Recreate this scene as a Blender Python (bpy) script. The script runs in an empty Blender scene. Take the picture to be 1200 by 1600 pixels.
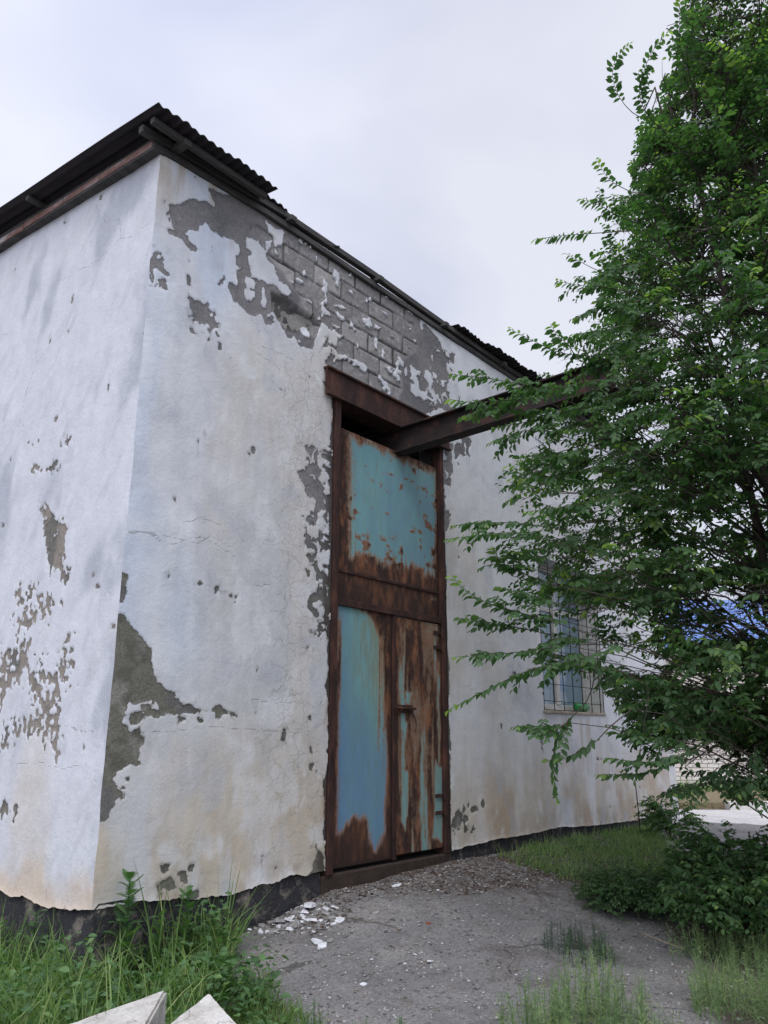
import bpy, bmesh, math, random
import numpy as np
from mathutils import Vector, Matrix
random.seed(7); RS = np.random.RandomState(11)
S = bpy.context.scene
COL = S.collection
R = math.radians

# ------------------------------------------------------------------ camera
FPX = 1269.9; PITCH, YAW, ROLL = .2713, .8905, .0027
CAM = np.array([-3.1678, -4.8983, 1.0672])
Fv = np.array([math.sin(YAW)*math.cos(PITCH), math.cos(YAW)*math.cos(PITCH), math.sin(PITCH)])
R0 = np.array([math.cos(YAW), -math.sin(YAW), 0.]); U0 = np.cross(R0, Fv)
Rv = R0*math.cos(ROLL)+U0*math.sin(ROLL); Uv = -R0*math.sin(ROLL)+U0*math.cos(ROLL)
cd = bpy.data.cameras.new('camera'); cam = bpy.data.objects.new('camera', cd); COL.objects.link(cam)
cd.sensor_fit = 'HORIZONTAL'; cd.sensor_width = 36; cd.lens = 36*FPX/1200
cd.clip_start = .05; cd.clip_end = 2000
cam.matrix_world = Matrix(((Rv[0], Uv[0], -Fv[0], CAM[0]), (Rv[1], Uv[1], -Fv[1], CAM[1]), (Rv[2], Uv[2], -Fv[2], CAM[2]), (0, 0, 0, 1)))
S.camera = cam
S.render.resolution_x = 768; S.render.resolution_y = 1024
def ray(x, y): return Fv+Rv*(x-600)/FPX-Uv*(y-800)/FPX
def hit(x, y, ax, v):
    d = ray(x, y); return CAM+d*((v-CAM[ax])/d[ax])
def dep(x, y, t): return CAM+ray(x, y)*t
def FW(x, y): p = hit(x, y, 1, 0); return (p[0], p[2])       # photo point -> front wall plane (x,z)
def SW(x, y): p = hit(x, y, 0, 0); return (p[1], p[2])       # photo point -> side wall plane (y,z)

# ------------------------------------------------------------------ sky + sun + exposure
SUN = Vector((-.52, -.30, .80)).normalized()
W = bpy.data.worlds.new('World'); S.world = W; W.use_nodes = True
nt = W.node_tree; nt.nodes.clear()
def N(nt, t, **k):
    n = nt.nodes.new(t)
    for a, b in k.items():
        if a.startswith('i_'):
            key = a[2:]; key = int(key) if key.isdigit() else key.replace('_', ' ')
            n.inputs[key].default_value = b
        else: setattr(n, a, b)
    return n
def L(nt, a, b): nt.links.new(a, b)
out = N(nt, 'ShaderNodeOutputWorld'); bg = N(nt, 'ShaderNodeBackground')
sky = N(nt, 'ShaderNodeTexSky', sky_type='NISHITA', sun_disc=False)
sky.sun_elevation = math.asin(SUN.z); sky.sun_rotation = math.atan2(SUN.x, SUN.y)
sky.air_density = 1.2; sky.dust_density = 2.5
mul = N(nt, 'ShaderNodeMix', data_type='RGBA', blend_type='MULTIPLY'); mul.inputs[0].default_value = 1
mul.inputs[7].default_value = (.10, .10, .10, 1); L(nt, sky.outputs[0], mul.inputs[6])
tc = N(nt, 'ShaderNodeTexCoord')
dot = N(nt, 'ShaderNodeVectorMath', operation='DOT_PRODUCT'); dot.inputs[1].default_value = SUN
L(nt, tc.outputs['Generated'], dot.inputs[0])
glow = N(nt, 'ShaderNodeMapRange', interpolation_type='SMOOTHSTEP'); glow.inputs[1].default_value = .18; glow.inputs[2].default_value = 1.0
glow.inputs[3].default_value = 0.0; glow.inputs[4].default_value = 1.5
L(nt, dot.outputs['Value'], glow.inputs[0])
sep = N(nt, 'ShaderNodeSeparateXYZ'); L(nt, tc.outputs['Generated'], sep.inputs[0])
zen = N(nt, 'ShaderNodeMapRange', interpolation_type='SMOOTHSTEP'); zen.inputs[1].default_value = .72; zen.inputs[2].default_value = 1.0
zen.inputs[3].default_value = 0.; zen.inputs[4].default_value = .2
L(nt, sep.outputs[2], zen.inputs[0])
nz = N(nt, 'ShaderNodeTexNoise'); nz.inputs['Scale'].default_value = 1.7; nz.inputs['Detail'].default_value = 4; nz.inputs['Distortion'].default_value = .3
mp = N(nt, 'ShaderNodeMapping'); mp.inputs['Scale'].default_value = (1, 1, 2.2); mp.inputs['Location'].default_value = (3.1, .4, 0)
L(nt, tc.outputs['Generated'], mp.inputs[0]); L(nt, mp.outputs[0], nz.inputs[0])
cr = N(nt, 'ShaderNodeValToRGB')
cr.color_ramp.elements[0].position = .36; cr.color_ramp.elements[0].color = (.52, .55, .69, 1)
cr.color_ramp.elements[1].position = .64; cr.color_ramp.elements[1].color = (.70, .715, .80, 1)
L(nt, nz.outputs[0], cr.inputs[0])
add = N(nt, 'ShaderNodeMath', operation='ADD'); L(nt, glow.outputs[0], add.inputs[0]); L(nt, zen.outputs[0], add.inputs[1])
add1 = N(nt, 'ShaderNodeMath', operation='ADD'); add1.inputs[1].default_value = 1; L(nt, add.outputs[0], add1.inputs[0])
pt = N(nt, 'ShaderNodeVectorMath', operation='DOT_PRODUCT'); _d = Vector(ray(-60, 60)).normalized(); pt.inputs[1].default_value = _d; L(nt, tc.outputs['Generated'], pt.inputs[0])
pr = N(nt, 'ShaderNodeMapRange', interpolation_type='SMOOTHSTEP'); pr.inputs[1].default_value = .86; pr.inputs[2].default_value = 1.0; pr.inputs[3].default_value = 0; pr.inputs[4].default_value = .20; L(nt, pt.outputs['Value'], pr.inputs[0])
add2 = N(nt, 'ShaderNodeMath', operation='ADD'); L(nt, add1.outputs[0], add2.inputs[0]); L(nt, pr.outputs[0], add2.inputs[1]); add1 = add2
vs = N(nt, 'ShaderNodeVectorMath', operation='SCALE'); L(nt, cr.outputs[0], vs.inputs[0]); L(nt, add1.outputs[0], vs.inputs['Scale'])
mixs = N(nt, 'ShaderNodeMix', data_type='RGBA'); mixs.inputs[0].default_value = .90
L(nt, mul.outputs[2], mixs.inputs[6]); L(nt, vs.outputs[0], mixs.inputs[7])
L(nt, mixs.outputs[2], bg.inputs[0]); bg.inputs[1].default_value = 1.0; L(nt, bg.outputs[0], out.inputs[0])
sl = bpy.data.lights.new('sun', 'SUN'); so = bpy.data.objects.new('sun', sl); COL.objects.link(so)
sl.energy = .95; sl.angle = R(24); sl.color = (1, .96, .9)
so.rotation_euler = SUN.to_track_quat('Z', 'Y').to_euler()
S.view_settings.view_transform = 'Standard'; S.view_settings.look = 'None'; S.view_settings.exposure = 0.28; S.view_settings.gamma = 1
S.render.engine = 'CYCLES'

# ------------------------------------------------------------------ numpy noise
def _h(ix, iy, iz, s):
    n = (ix*374761393+iy*668265263+iz*2147483647+s*974634777) & 0xffffffff
    n = ((n ^ (n >> 13))*1274126177) & 0xffffffff
    n = (n ^ (n >> 16)) & 0xffffffff
    return n/4294967295.
def vnoise(x, y, z=0., s=0):
    x = np.asarray(x, float); y = np.asarray(y, float); z = np.zeros_like(x)+z
    ix, iy, iz = np.floor(x).astype(np.int64), np.floor(y).astype(np.int64), np.floor(z).astype(np.int64)
    fx, fy, fz = x-ix, y-iy, z-iz
    fx, fy, fz = [f*f*(3-2*f) for f in (fx, fy, fz)]
    r = 0
    for a in (0, 1):
        for b in (0, 1):
            for c in (0, 1):
                r = r+_h(ix+a, iy+b, iz+c, s)*(fx if a else 1-fx)*(fy if b else 1-fy)*(fz if c else 1-fz)
    return r
def fbm(x, y, z=0., s=0, o=4):
    r = 0; a = .5; t = 0
    for i in range(o):
        r = r+a*(vnoise(np.asarray(x)*2**i, np.asarray(y)*2**i, np.asarray(z)*2**i, s+i)-.5)*2; t += a; a *= .5
    return r/t
def sst(a, b, x):
    t = np.clip((np.asarray(x, float)-a)/(b-a), 0, 1); return t*t*(3-2*t)
def sdf(poly, X, Z, pad=.25):
    """signed distance (positive inside); -pad outside the polygon's neighbourhood"""
    P = np.array(poly, float); out = np.full(X.shape, -float(pad))
    m = (X > P[:, 0].min()-pad) & (X < P[:, 0].max()+pad) & (Z > P[:, 1].min()-pad) & (Z < P[:, 1].max()+pad)
    x, z = X[m], Z[m]
    if x.size == 0: return out
    d = np.full(x.shape, 1e9); ins = np.zeros(x.shape, bool)
    for i in range(len(P)):
        a, b = P[i], P[(i+1) % len(P)]
        e = b-a; t = np.clip(((x-a[0])*e[0]+(z-a[1])*e[1])/max(e@e, 1e-12), 0, 1)
        d = np.minimum(d, np.hypot(x-a[0]-t*e[0], z-a[1]-t*e[1]))
        if a[1] != b[1]:
            c = ((a[1] > z) != (b[1] > z)) & (x < (b[0]-a[0])*(z-a[1])/(b[1]-a[1])+a[0]); ins ^= c
    out[m] = np.maximum(np.where(ins, d, -d), -pad); return out
def linedist(pts, X, Z, pad=.08):
    P = np.array(pts, float); out = np.full(X.shape, 9.)
    m = (X > P[:, 0].min()-pad) & (X < P[:, 0].max()+pad) & (Z > P[:, 1].min()-pad) & (Z < P[:, 1].max()+pad)
    x, z = X[m], Z[m]; d = np.full(x.shape, 9.)
    for a, b in zip(P[:-1], P[1:]):
        e = b-a; t = np.clip(((x-a[0])*e[0]+(z-a[1])*e[1])/max(e@e, 1e-12), 0, 1)
        d = np.minimum(d, np.hypot(x-a[0]-t*e[0], z-a[1]-t*e[1]))
    out[m] = d; return out

# ------------------------------------------------------------------ mesh helpers
def tag(o, label=None, cat=None, group=None, kind=None):
    if label: o['label'] = label
    if cat: o['category'] = cat
    if group: o['group'] = group
    if kind: o['kind'] = kind
    return o
def link(name, me, mat=None, parent=None, smooth=False):
    o = bpy.data.objects.new(name, me); COL.objects.link(o)
    if mat: me.materials.append(mat)
    if parent: o.parent = parent; o.matrix_parent_inverse = Matrix.Translation(-Vector(parent.matrix_world.translation)) if False else Matrix()
    if smooth: me.polygons.foreach_set('use_smooth', [True]*len(me.polygons))
    return o
def empty(name, loc, rz=0, parent=None):
    o = bpy.data.objects.new(name, None); COL.objects.link(o); o.location = loc; o.rotation_euler = (0, 0, rz)
    o.empty_display_size = .2
    if parent: o.parent = parent
    return o
def npmesh(name, V, Fq, attrs=None, cols=None):
    """V (n,3), Fq (m,k) uniform polygons"""
    me = bpy.data.meshes.new(name); V = np.ascontiguousarray(V, np.float32); Fq = np.ascontiguousarray(Fq, np.int32)
    me.vertices.add(len(V)); me.vertices.foreach_set('co', V.ravel())
    m, k = Fq.shape; me.loops.add(m*k); me.loops.foreach_set('vertex_index', Fq.ravel())
    me.polygons.add(m); me.polygons.foreach_set('loop_start', np.arange(m, dtype=np.int32)*k)
    me.update(calc_edges=True)
    for n, a in (attrs or {}).items():
        at = me.attributes.new(n, 'FLOAT', 'POINT'); at.data.foreach_set('value', np.ascontiguousarray(a, np.float32).ravel())
    for n, a in (cols or {}).items():
        at = me.attributes.new(n, 'FLOAT_COLOR', 'POINT'); c = np.ones((len(V), 4), np.float32); c[:, :3] = a
        at.data.foreach_set('color', c.ravel())
    return me
class MB:
    def __init__(s): s.v = []; s.f = []
    def add(s, V, F):
        b = len(s.v); s.v += [tuple(map(float, p)) for p in V]; s.f += [tuple(i+b for i in f) for f in F]
    def hexa(s, P): s.add(P, [(0, 3, 2, 1), (4, 5, 6, 7), (0, 1, 5, 4), (1, 2, 6, 5), (2, 3, 7, 6), (3, 0, 4, 7)])
    def box(s, x0, x1, y0, y1, z0, z1):
        s.hexa([(x0, y0, z0), (x1, y0, z0), (x1, y1, z0), (x0, y1, z0), (x0, y0, z1), (x1, y0, z1), (x1, y1, z1), (x0, y1, z1)])
    def beam(s, p, q, w, h, up=(0, 0, 1)):
        p, q = Vector(p), Vector(q); d = (q-p).normalized(); sd = d.cross(Vector(up)).normalized()*w/2; u = sd.cross(d).normalized()*h/2
        s.hexa([p-sd-u, p+sd-u, q+sd-u, q-sd-u, p-sd+u, p+sd+u, q+sd+u, q-sd+u])
    def tube(s, pts, rad, n=6):
        pts = [Vector(p) for p in pts]; rings = []
        rad = rad if hasattr(rad, '__len__') else [rad]*len(pts)
        V = []; F = []
        for i, p in enumerate(pts):
            d = (pts[min(i+1, len(pts)-1)]-pts[max(i-1, 0)]).normalized()
            a = d.cross(Vector((.13, .31, 1)) if abs(d.z) < .9 else Vector((1, .1, 0))).normalized(); b = d.cross(a)
            for k in range(n):
                t = 2*math.pi*k/n; V.append(p+(a*math.cos(t)+b*math.sin(t))*rad[i])
        for i in range(len(pts)-1):
            for k in range(n): F.append((i*n+k, i*n+(k+1) % n, (i+1)*n+(k+1) % n, (i+1)*n+k))
        F.append(tuple(range(n))[::-1]); F.append(tuple((len(pts)-1)*n+k for k in range(n)))
        s.add(V, F)
    def build(s, name, mat=None, parent=None, bevel=0, smooth=False):
        me = bpy.data.meshes.new(name); me.from_pydata(s.v, [], s.f); me.update()
        bm = bmesh.new(); bm.from_mesh(me); bmesh.ops.recalc_face_normals(bm, faces=bm.faces); bm.to_mesh(me); bm.free()
        o = link(name, me, mat, parent, smooth)
        if bevel:
            m = o.modifiers.new('bevel', 'BEVEL'); m.width = bevel; m.segments = 2; m.limit_method = 'ANGLE'; m.angle_limit = R(40)
        return o

# ------------------------------------------------------------------ materials
def mat(name, rough=.8, metal=0., spec=.3):
    m = bpy.data.materials.new(name); m.use_nodes = True; nt = m.node_tree
    b = nt.nodes['Principled BSDF']; b.inputs['Roughness'].default_value = rough; b.inputs['Metallic'].default_value = metal
    b.inputs['Specular IOR Level'].default_value = spec
    return m, nt, b
def coord(nt, scale=(1, 1, 1), kind='Object'):
    t = N(nt, 'ShaderNodeTexCoord'); m = N(nt, 'ShaderNodeMapping'); m.inputs['Scale'].default_value = scale
    L(nt, t.outputs[kind], m.inputs[0]); return m.outputs[0]
def noise(nt, vec, sc, det=6, rough=.6, dist=0.):
    n = N(nt, 'ShaderNodeTexNoise'); n.inputs['Scale'].default_value = sc; n.inputs['Detail'].default_value = det
    n.inputs['Roughness'].default_value = rough; n.inputs['Distortion'].default_value = dist
    if vec is not None: L(nt, vec, n.inputs['Vector'])
    return n.outputs[0]
def ramp(nt, fac, stops, interp='LINEAR'):
    r = N(nt, 'ShaderNodeValToRGB'); e = r.color_ramp.elements; r.color_ramp.interpolation = interp
    while len(e) < len(stops): e.new(.5)
    for i, (p, c) in enumerate(stops):
        e[i].position = p; e[i].color = (*c, 1) if hasattr(c, '__len__') else (c, c, c, 1)
    L(nt, fac, r.inputs[0]); return r.outputs[0]
def mix(nt, f, a, b, mode='MIX'):
    m = N(nt, 'ShaderNodeMix', data_type='RGBA', blend_type=mode)
    for k, v in ((0, f), (6, a), (7, b)):
        if isinstance(v, bpy.types.NodeSocket): L(nt, v, m.inputs[k])
        elif k == 0: m.inputs[0].default_value = v
        else: m.inputs[k].default_value = (*v, 1)
    return m.outputs[2]
def mth(nt, op, a, b=None, clamp=False):
    m = N(nt, 'ShaderNodeMath', operation=op, use_clamp=clamp)
    for k, v in ((0, a), (1, b)):
        if v is None: continue
        if isinstance(v, bpy.types.NodeSocket): L(nt, v, m.inputs[k])
        else: m.inputs[k].default_value = v
    return m.outputs[0]
def mr(nt, v, a, b, c=0., d=1., smooth=True):
    m = N(nt, 'ShaderNodeMapRange'); m.interpolation_type = 'SMOOTHSTEP' if smooth else 'LINEAR'
    L(nt, v, m.inputs[0])
    for i, x in enumerate((a, b, c, d)): m.inputs[i+1].default_value = x
    return m.outputs[0]
def attr(nt, name, col=False):
    a = N(nt, 'ShaderNodeAttribute', attribute_name=name); return a.outputs['Color' if col else 'Fac']
def bump(nt, b, h, dist, strength=1.):
    n = N(nt, 'ShaderNodeBump'); n.inputs['Distance'].default_value = dist; n.inputs['Strength'].default_value = strength
    L(nt, h, n.inputs['Height']); L(nt, n.outputs[0], b.inputs['Normal']); return n
def simple(name, c0, c1, sc=8, rough=.8, metal=0, bd=.004, stretch=(1, 1, 1), spec=.3, c2=None):
    m, nt, b = mat(name, rough, metal, spec); v = coord(nt, stretch)
    n = noise(nt, v, sc, 8, .65); st = [(.3, c0), (.7, c1)]
    if c2: st = [(.3, c0), (.52, c1), (.72, c2)]
    c = ramp(nt, n, st); n2 = noise(nt, v, sc*9, 4, .6)
    c = mix(nt, .25, c, ramp(nt, n2, [(.3, .15), (.7, .9)]), 'OVERLAY')
    L(nt, c, b.inputs['Base Color']); bump(nt, b, mth(nt, 'ADD', n, mth(nt, 'MULTIPLY', n2, .4)), bd); return m

# plaster wall: whitewash over grey render over blocks, driven by mesh attributes
def wall_mat():
    m, nt, b = mat('old_plaster', .9, 0, .15); v = coord(nt)
    peel = attr(nt, 'peel'); cw = attr(nt, 'cw', True); cg = attr(nt, 'cg', True)
    nf = noise(nt, v, 28, 6, .65); nf2 = noise(nt, v, 90, 4, .6)
    pn = mth(nt, 'ADD', peel, mth(nt, 'MULTIPLY', mth(nt, 'SUBTRACT', nf, .5), .05))
    pm = mr(nt, pn, -.002, .002); thin = mth(nt, 'MULTIPLY', mr(nt, mth(nt, 'ADD', pn, mth(nt, 'MULTIPLY', mth(nt, 'SUBTRACT', nf2, .5), .05)), -.016, .004), .42)
    grain = ramp(nt, nf2, [(.3, .35), (.7, .65)])
    cwg = mix(nt, .30, cw, grain, 'OVERLAY')
    cwg = mix(nt, .35, cwg, ramp(nt, noise(nt, coord(nt, (1, 1, .45)), 7, 8, .7, .4), [(.3, .38), (.7, .62)]), 'OVERLAY')
    # cracks
    d = N(nt, 'ShaderNodeVectorMath', operation='ADD')
    nc = N(nt, 'ShaderNodeTexNoise'); nc.inputs['Scale'].default_value = 5; nc.inputs['Detail'].default_value = 5; L(nt, v, nc.inputs['Vector'])
    sc = N(nt, 'ShaderNodeVectorMath', operation='SCALE'); sc.inputs['Scale'].default_value = .22; L(nt, nc.outputs['Color'], sc.inputs[0])
    L(nt, v, d.inputs[0]); L(nt, sc.outputs[0], d.inputs[1])
    def crk(scale, w):
        vo = N(nt, 'ShaderNodeTexVoronoi', feature='DISTANCE_TO_EDGE'); vo.inputs['Scale'].default_value = scale
        L(nt, d.outputs[0], vo.inputs['Vector']); return mr(nt, vo.outputs['Distance'], w*.25, w, 1, 0)
    msk = attr(nt, 'crz')
    c1 = mth(nt, 'MULTIPLY', crk(4.2, .016), mr(nt, mth(nt, 'ADD', msk, mth(nt, 'MULTIPLY', noise(nt, v, 5.6, 4), 1.5)), 1.0, 1.4))
    c2 = mth(nt, 'MULTIPLY', crk(11, .03), mr(nt, mth(nt, 'ADD', msk, mth(nt, 'MULTIPLY', noise(nt, v, 7.7, 4), 1.6)), 1.15, 1.6))
    c3 = mr(nt, mth(nt, 'ADD', attr(nt, 'crack'), mth(nt, 'MULTIPLY', mth(nt, 'SUBTRACT', nf, .5), .7)), .5, .95, 0, .8)
    cc = mth(nt, 'MAXIMUM', mth(nt, 'MULTIPLY', mth(nt, 'MAXIMUM', c1, c2), .6), c3)
    cc = mth(nt, 'MULTIPLY', cc, .55)
    cwg = mix(nt, cc, cwg, (.13, .12, .115))
    cgg = mix(nt, .55, cg, ramp(nt, nf2, [(.28, .2), (.72, .8)]), 'OVERLAY')
    cgg = mix(nt, .4, cgg, ramp(nt, nf, [(.3, .3), (.7, .7)]), 'OVERLAY')
    # thin dark rim where the paint film lifts
    rim = mth(nt, 'MULTIPLY', mr(nt, pn, 0.0, .004), mr(nt, pn, .004, .012, 1, 0))
    cgg = mix(nt, mth(nt, 'MULTIPLY', rim, .45), cgg, (.07, .068, .066))
    cwg = mix(nt, thin, cwg, cgg); col = mix(nt, pm, cwg, cgg); L(nt, col, b.inputs['Base Color'])
    h = mth(nt, 'SUBTRACT', mth(nt, 'ADD', mth(nt, 'MULTIPLY', nf, .55), mth(nt, 'ADD', mth(nt, 'MULTIPLY', nf2, .16), mth(nt, 'MULTIPLY', noise(nt, coord(nt, (1, 1, 1.4)), 6, 7, .7, .8), .8))), mth(nt, 'ADD', mth(nt, 'MULTIPLY', pm, .5), mth(nt, 'MULTIPLY', cc, .5)))
    bump(nt, b, h, .0062); return m
M_WALL = wall_mat()
def rust_mat():
    """painted steel: attribute rust (0 paint .. 1 rust), tint (0 teal .. 1 blue)"""
    m, nt, b = mat('rusty_painted_steel', .6, 0, .35); v = coord(nt); vs_ = coord(nt, (1, 1, .16))
    n1 = noise(nt, v, 22, 8, .7); n2 = noise(nt, vs_, 30, 6, .65); n3 = noise(nt, v, 120, 3); n4 = noise(nt, coord(nt, (1, 1, .35)), 9, 5, .7)
    r = mth(nt, 'ADD', attr(nt, 'rust'), mth(nt, 'ADD', mth(nt, 'MULTIPLY', mth(nt, 'SUBTRACT', n1, .5), .8), mth(nt, 'MULTIPLY', mth(nt, 'SUBTRACT', n2, .5), .6)))
    tint = mth(nt, 'ADD', attr(nt, 'tint'), mth(nt, 'ADD', mth(nt, 'MULTIPLY', mth(nt, 'SUBTRACT', n2, .5), 1.1), mth(nt, 'MULTIPLY', mth(nt, 'SUBTRACT', n4, .5), .9)))
    paint = ramp(nt, tint, [(0., (.20, .27, .22)), (.35, (.16, .32, .33)), (.65, (.14, .26, .31)), (1., (.115, .225, .34))])
    paint = mix(nt, .35, paint, ramp(nt, n2, [(.3, .3), (.7, .7)]), 'OVERLAY')
    rust = ramp(nt, n4, [(.30, (.018, .011, .010)), (.46, (.045, .022, .016)), (.56, (.14, .058, .030)), (.70, (.30, .13, .06))])
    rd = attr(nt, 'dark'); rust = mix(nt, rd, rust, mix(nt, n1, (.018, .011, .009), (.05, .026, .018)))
    rust = mix(nt, .5, rust, ramp(nt, n3, [(.3, .25), (.7, .75)]), 'OVERLAY')
    c = mix(nt, mr(nt, r, .18, .62, 0, .8), paint, mix(nt, n1, (.16, .075, .04), (.36, .17, .075))); c = mix(nt, mr(nt, r, .45, .92), c, rust)
    L(nt, c, b.inputs['Base Color']); L(nt, mr(nt, r, .35, .6, .45, .88), b.inputs['Roughness'])
    bump(nt, b, mth(nt, 'ADD', mth(nt, 'MULTIPLY', n1, mr(nt, r, .3, .6, .1, .6)), mth(nt, 'MULTIPLY', n3, mr(nt, r, .3, .6, .05, .5))), .004)
    return m
M_DOOR = rust_mat()
M_RUST = simple('rusted_steel', (.016, .010, .010), (.045, .021, .017), 7, .85, 0, .004, (1, 1, .4), .3, (.11, .048, .03))
M_BEAM = simple('dark_oxidised_steel', (.010, .009, .010), (.022, .014, .013), 6, .75, 0, .004, (1, 1, 1), .3, (.085, .038, .024))
M_WOOD = simple('weathered_wood', (.035, .035, .036), (.085, .08, .075), 14, .9, 0, .004, (.15, 1, 1))
M_WOODL = simple('grey_wood_flaking_red_paint', (.13, .055, .045), (.20, .12, .10), 5, .85, 0, .003, (1, .35, 1), .3, (.42, .42, .40))
M_ROOF = simple('dark_roof_sheet', (.014, .012, .014), (.032, .026, .027), 7, .85, 0, .003, (1, .3, 1))
M_PLINTH = None
def plinth_mat():
    m, nt, b = mat('tarred_concrete', .85, 0, .3); v = coord(nt)
    n = noise(nt, v, 7, 8, .7, .3); n2 = noise(nt, v, 60, 4)
    c = ramp(nt, n, [(.34, (.24, .21, .18)), (.44, (.09, .082, .075)), (.50, (.028, .028, .032)), (.7, (.05, .05, .057))])
    c = mix(nt, .5, c, ramp(nt, n2, [(.3, .25), (.7, .75)]), 'OVERLAY'); L(nt, c, b.inputs['Base Color'])
    bump(nt, b, mth(nt, 'ADD', n, mth(nt, 'MULTIPLY', n2, .5)), .035); return m
M_PLINTH = plinth_mat()
M_CONC = simple('rough_concrete', (.16, .15, .14), (.30, .285, .26), 6, .95, 0, .01)
M_DARKCONC = simple('rust_stained_concrete', (.022, .015, .012), (.06, .042, .034), 6, .95, 0, .01)
M_PALE = simple('pale_plaster', (.50, .50, .50), (.68, .68, .67), 5, .9, 0, .004)

def leaf_mat(name, c0, c1, c2, trans=.35, rough=.45):
    m, nt, b = mat(name, rough, 0, .28)
    c = ramp(nt, attr(nt, 'lv'), [(0, c0), (.6, c1), (1, c2)]); v = coord(nt)
    c = mix(nt, .3, c, ramp(nt, noise(nt, v, 60, 3), [(.3, .3), (.7, .7)]), 'OVERLAY')
    g = N(nt, 'ShaderNodeNewGeometry'); c = mix(nt, mth(nt, 'MULTIPLY', g.outputs['Backfacing'], .3), c, (.10, .16, .08))
    L(nt, c, b.inputs['Base Color'])
    t = N(nt, 'ShaderNodeBsdfTranslucent'); L(nt, mix(nt, 1., c, (1.3, 1.5, .6), 'MULTIPLY'), t.inputs[0])
    ms = N(nt, 'ShaderNodeMixShader'); ms.inputs[0].default_value = trans
    L(nt, b.outputs[0], ms.inputs[1]); L(nt, t.outputs[0], ms.inputs[2]); L(nt, ms.outputs[0], nt.nodes['Material Output'].inputs[0]); return m
M_LEAF = leaf_mat('elm_leaf', (.03, .075, .032), (.08, .165, .06), (.28, .40, .10), .48, .5)
M_GRASS = leaf_mat('grass_blade', (.08, .15, .04), (.17, .28, .08), (.40, .44, .20), .35, .5)
M_WEED = leaf_mat('weed_leaf', (.04, .10, .035), (.09, .19, .06), (.20, .31, .10), .3, .5)
M_FEATH = leaf_mat('feathery_weed', (.14, .22, .10), (.22, .32, .13), (.36, .43, .19), .3, .7)
M_FEATHD = leaf_mat('dark_feathery_weed', (.05, .09, .055), (.08, .13, .075), (.12, .18, .09), .3, .7)
M_BARK = simple('bark', (.03, .025, .02), (.085, .07, .055), 12, .95, 0, .01, (1, 1, .3))

# ------------------------------------------------------------------ ground
def ground_z(x, y):
    x = np.asarray(x, float); y = np.asarray(y, float)
    g = np.interp(x, [-40, -3, 0, 1, 1.7, 2.2, 4, 6, 9, 11, 30], [-.5, -.5, -.45, -.34, -.25, -.14, -.10, -.11, -.15, -.2, -.2])
    a = np.interp(x, [-40, 3, 7.5, 10, 30], [-.45, -.42, -.3, -.2, -.2])
    return g+(a-g)*sst(0, 3.6, -y)
def gz(x, y): return float(ground_z(x, y))
def on_ground(px, py, dz=0.):
    z = -.3
    for _ in range(30): p = hit(px, py, 2, z); z += .6*(gz(p[0], p[1])+dz-z)
    return hit(px, py, 2, z)
def proj(P):
    d = np.asarray(P)-CAM; z = d@Fv; return 600+FPX*(d@Rv)/z, 800-FPX*(d@Uv)/z, z
def axis(lo, hi, st, far):
    a = list(np.arange(lo, hi+1e-6, st)); d = st; x = hi; y = lo
    while x < far: d *= 1.35; x += d; a.append(x)
    d = st
    while y > -far: d *= 1.35; y -= d; a.insert(0, y)
    return np.array(a)
gx = axis(-2.5, 9, .045, 400); gy = axis(-4.5, 1, .045, 400)
GX, GY = np.meshgrid(gx, gy, indexing='ij'); GZ = ground_z(GX, GY)
near = np.exp(-np.maximum(np.abs(GX-3)-7, 0)) * np.exp(-np.maximum(np.abs(GY+2)-4, 0))
GZ = GZ+near*(fbm(GX*1.1, GY*1.1, 0, 5)*.025+fbm(GX*6, GY*6, 0, 9)*.008+fbm(GX*14, GY*14, 0, 19, 2)*.004)
PXG, PYG, DG = proj(np.stack([GX, GY, GZ], -1))
ok = DG > .5
def reg(poly, soft=18, jitter=14):           # soft region traced on the ground
    s = sdf([(hit_g(*q)[0], hit_g(*q)[1]) for q in poly], GX, GY, 1.2)
    return sst(-soft/100., soft/100., s+fbm(GX*3, GY*3, 0, 31)*jitter/100.)
def hit_g(px, py): return on_ground(px, py)
soil = np.clip(reg([(-300, 1480), (0, 1440), (150, 1440), (340, 1440), (350, 1500), (300, 1530), (440, 1570), (470, 1640), (-300, 1700)])
       + reg([(760, 1340), (880, 1300), (1000, 1290), (1060, 1330), (1060, 1378), (930, 1385), (830, 1362)])
       + reg([(1010, 1440), (1090, 1420), (1500, 1400), (1600, 1640), (1130, 1640), (1080, 1500)])*.6, 0, 1)
rustg = reg([(520, 1375), (700, 1345), (740, 1340), (900, 1375), (880, 1405), (720, 1400), (560, 1392)], 22, 25)
MB_ = None
nx, ny = len(gx), len(gy); idx = np.arange(nx*ny).reshape(nx, ny)
Fq = np.stack([idx[:-1, :-1], idx[1:, :-1], idx[1:, 1:], idx[:-1, 1:]], -1).reshape(-1, 4)
me = npmesh('ground', np.stack([GX, GY, GZ], -1).reshape(-1, 3), Fq, {'soil': soil, 'rustg': rustg})
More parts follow.
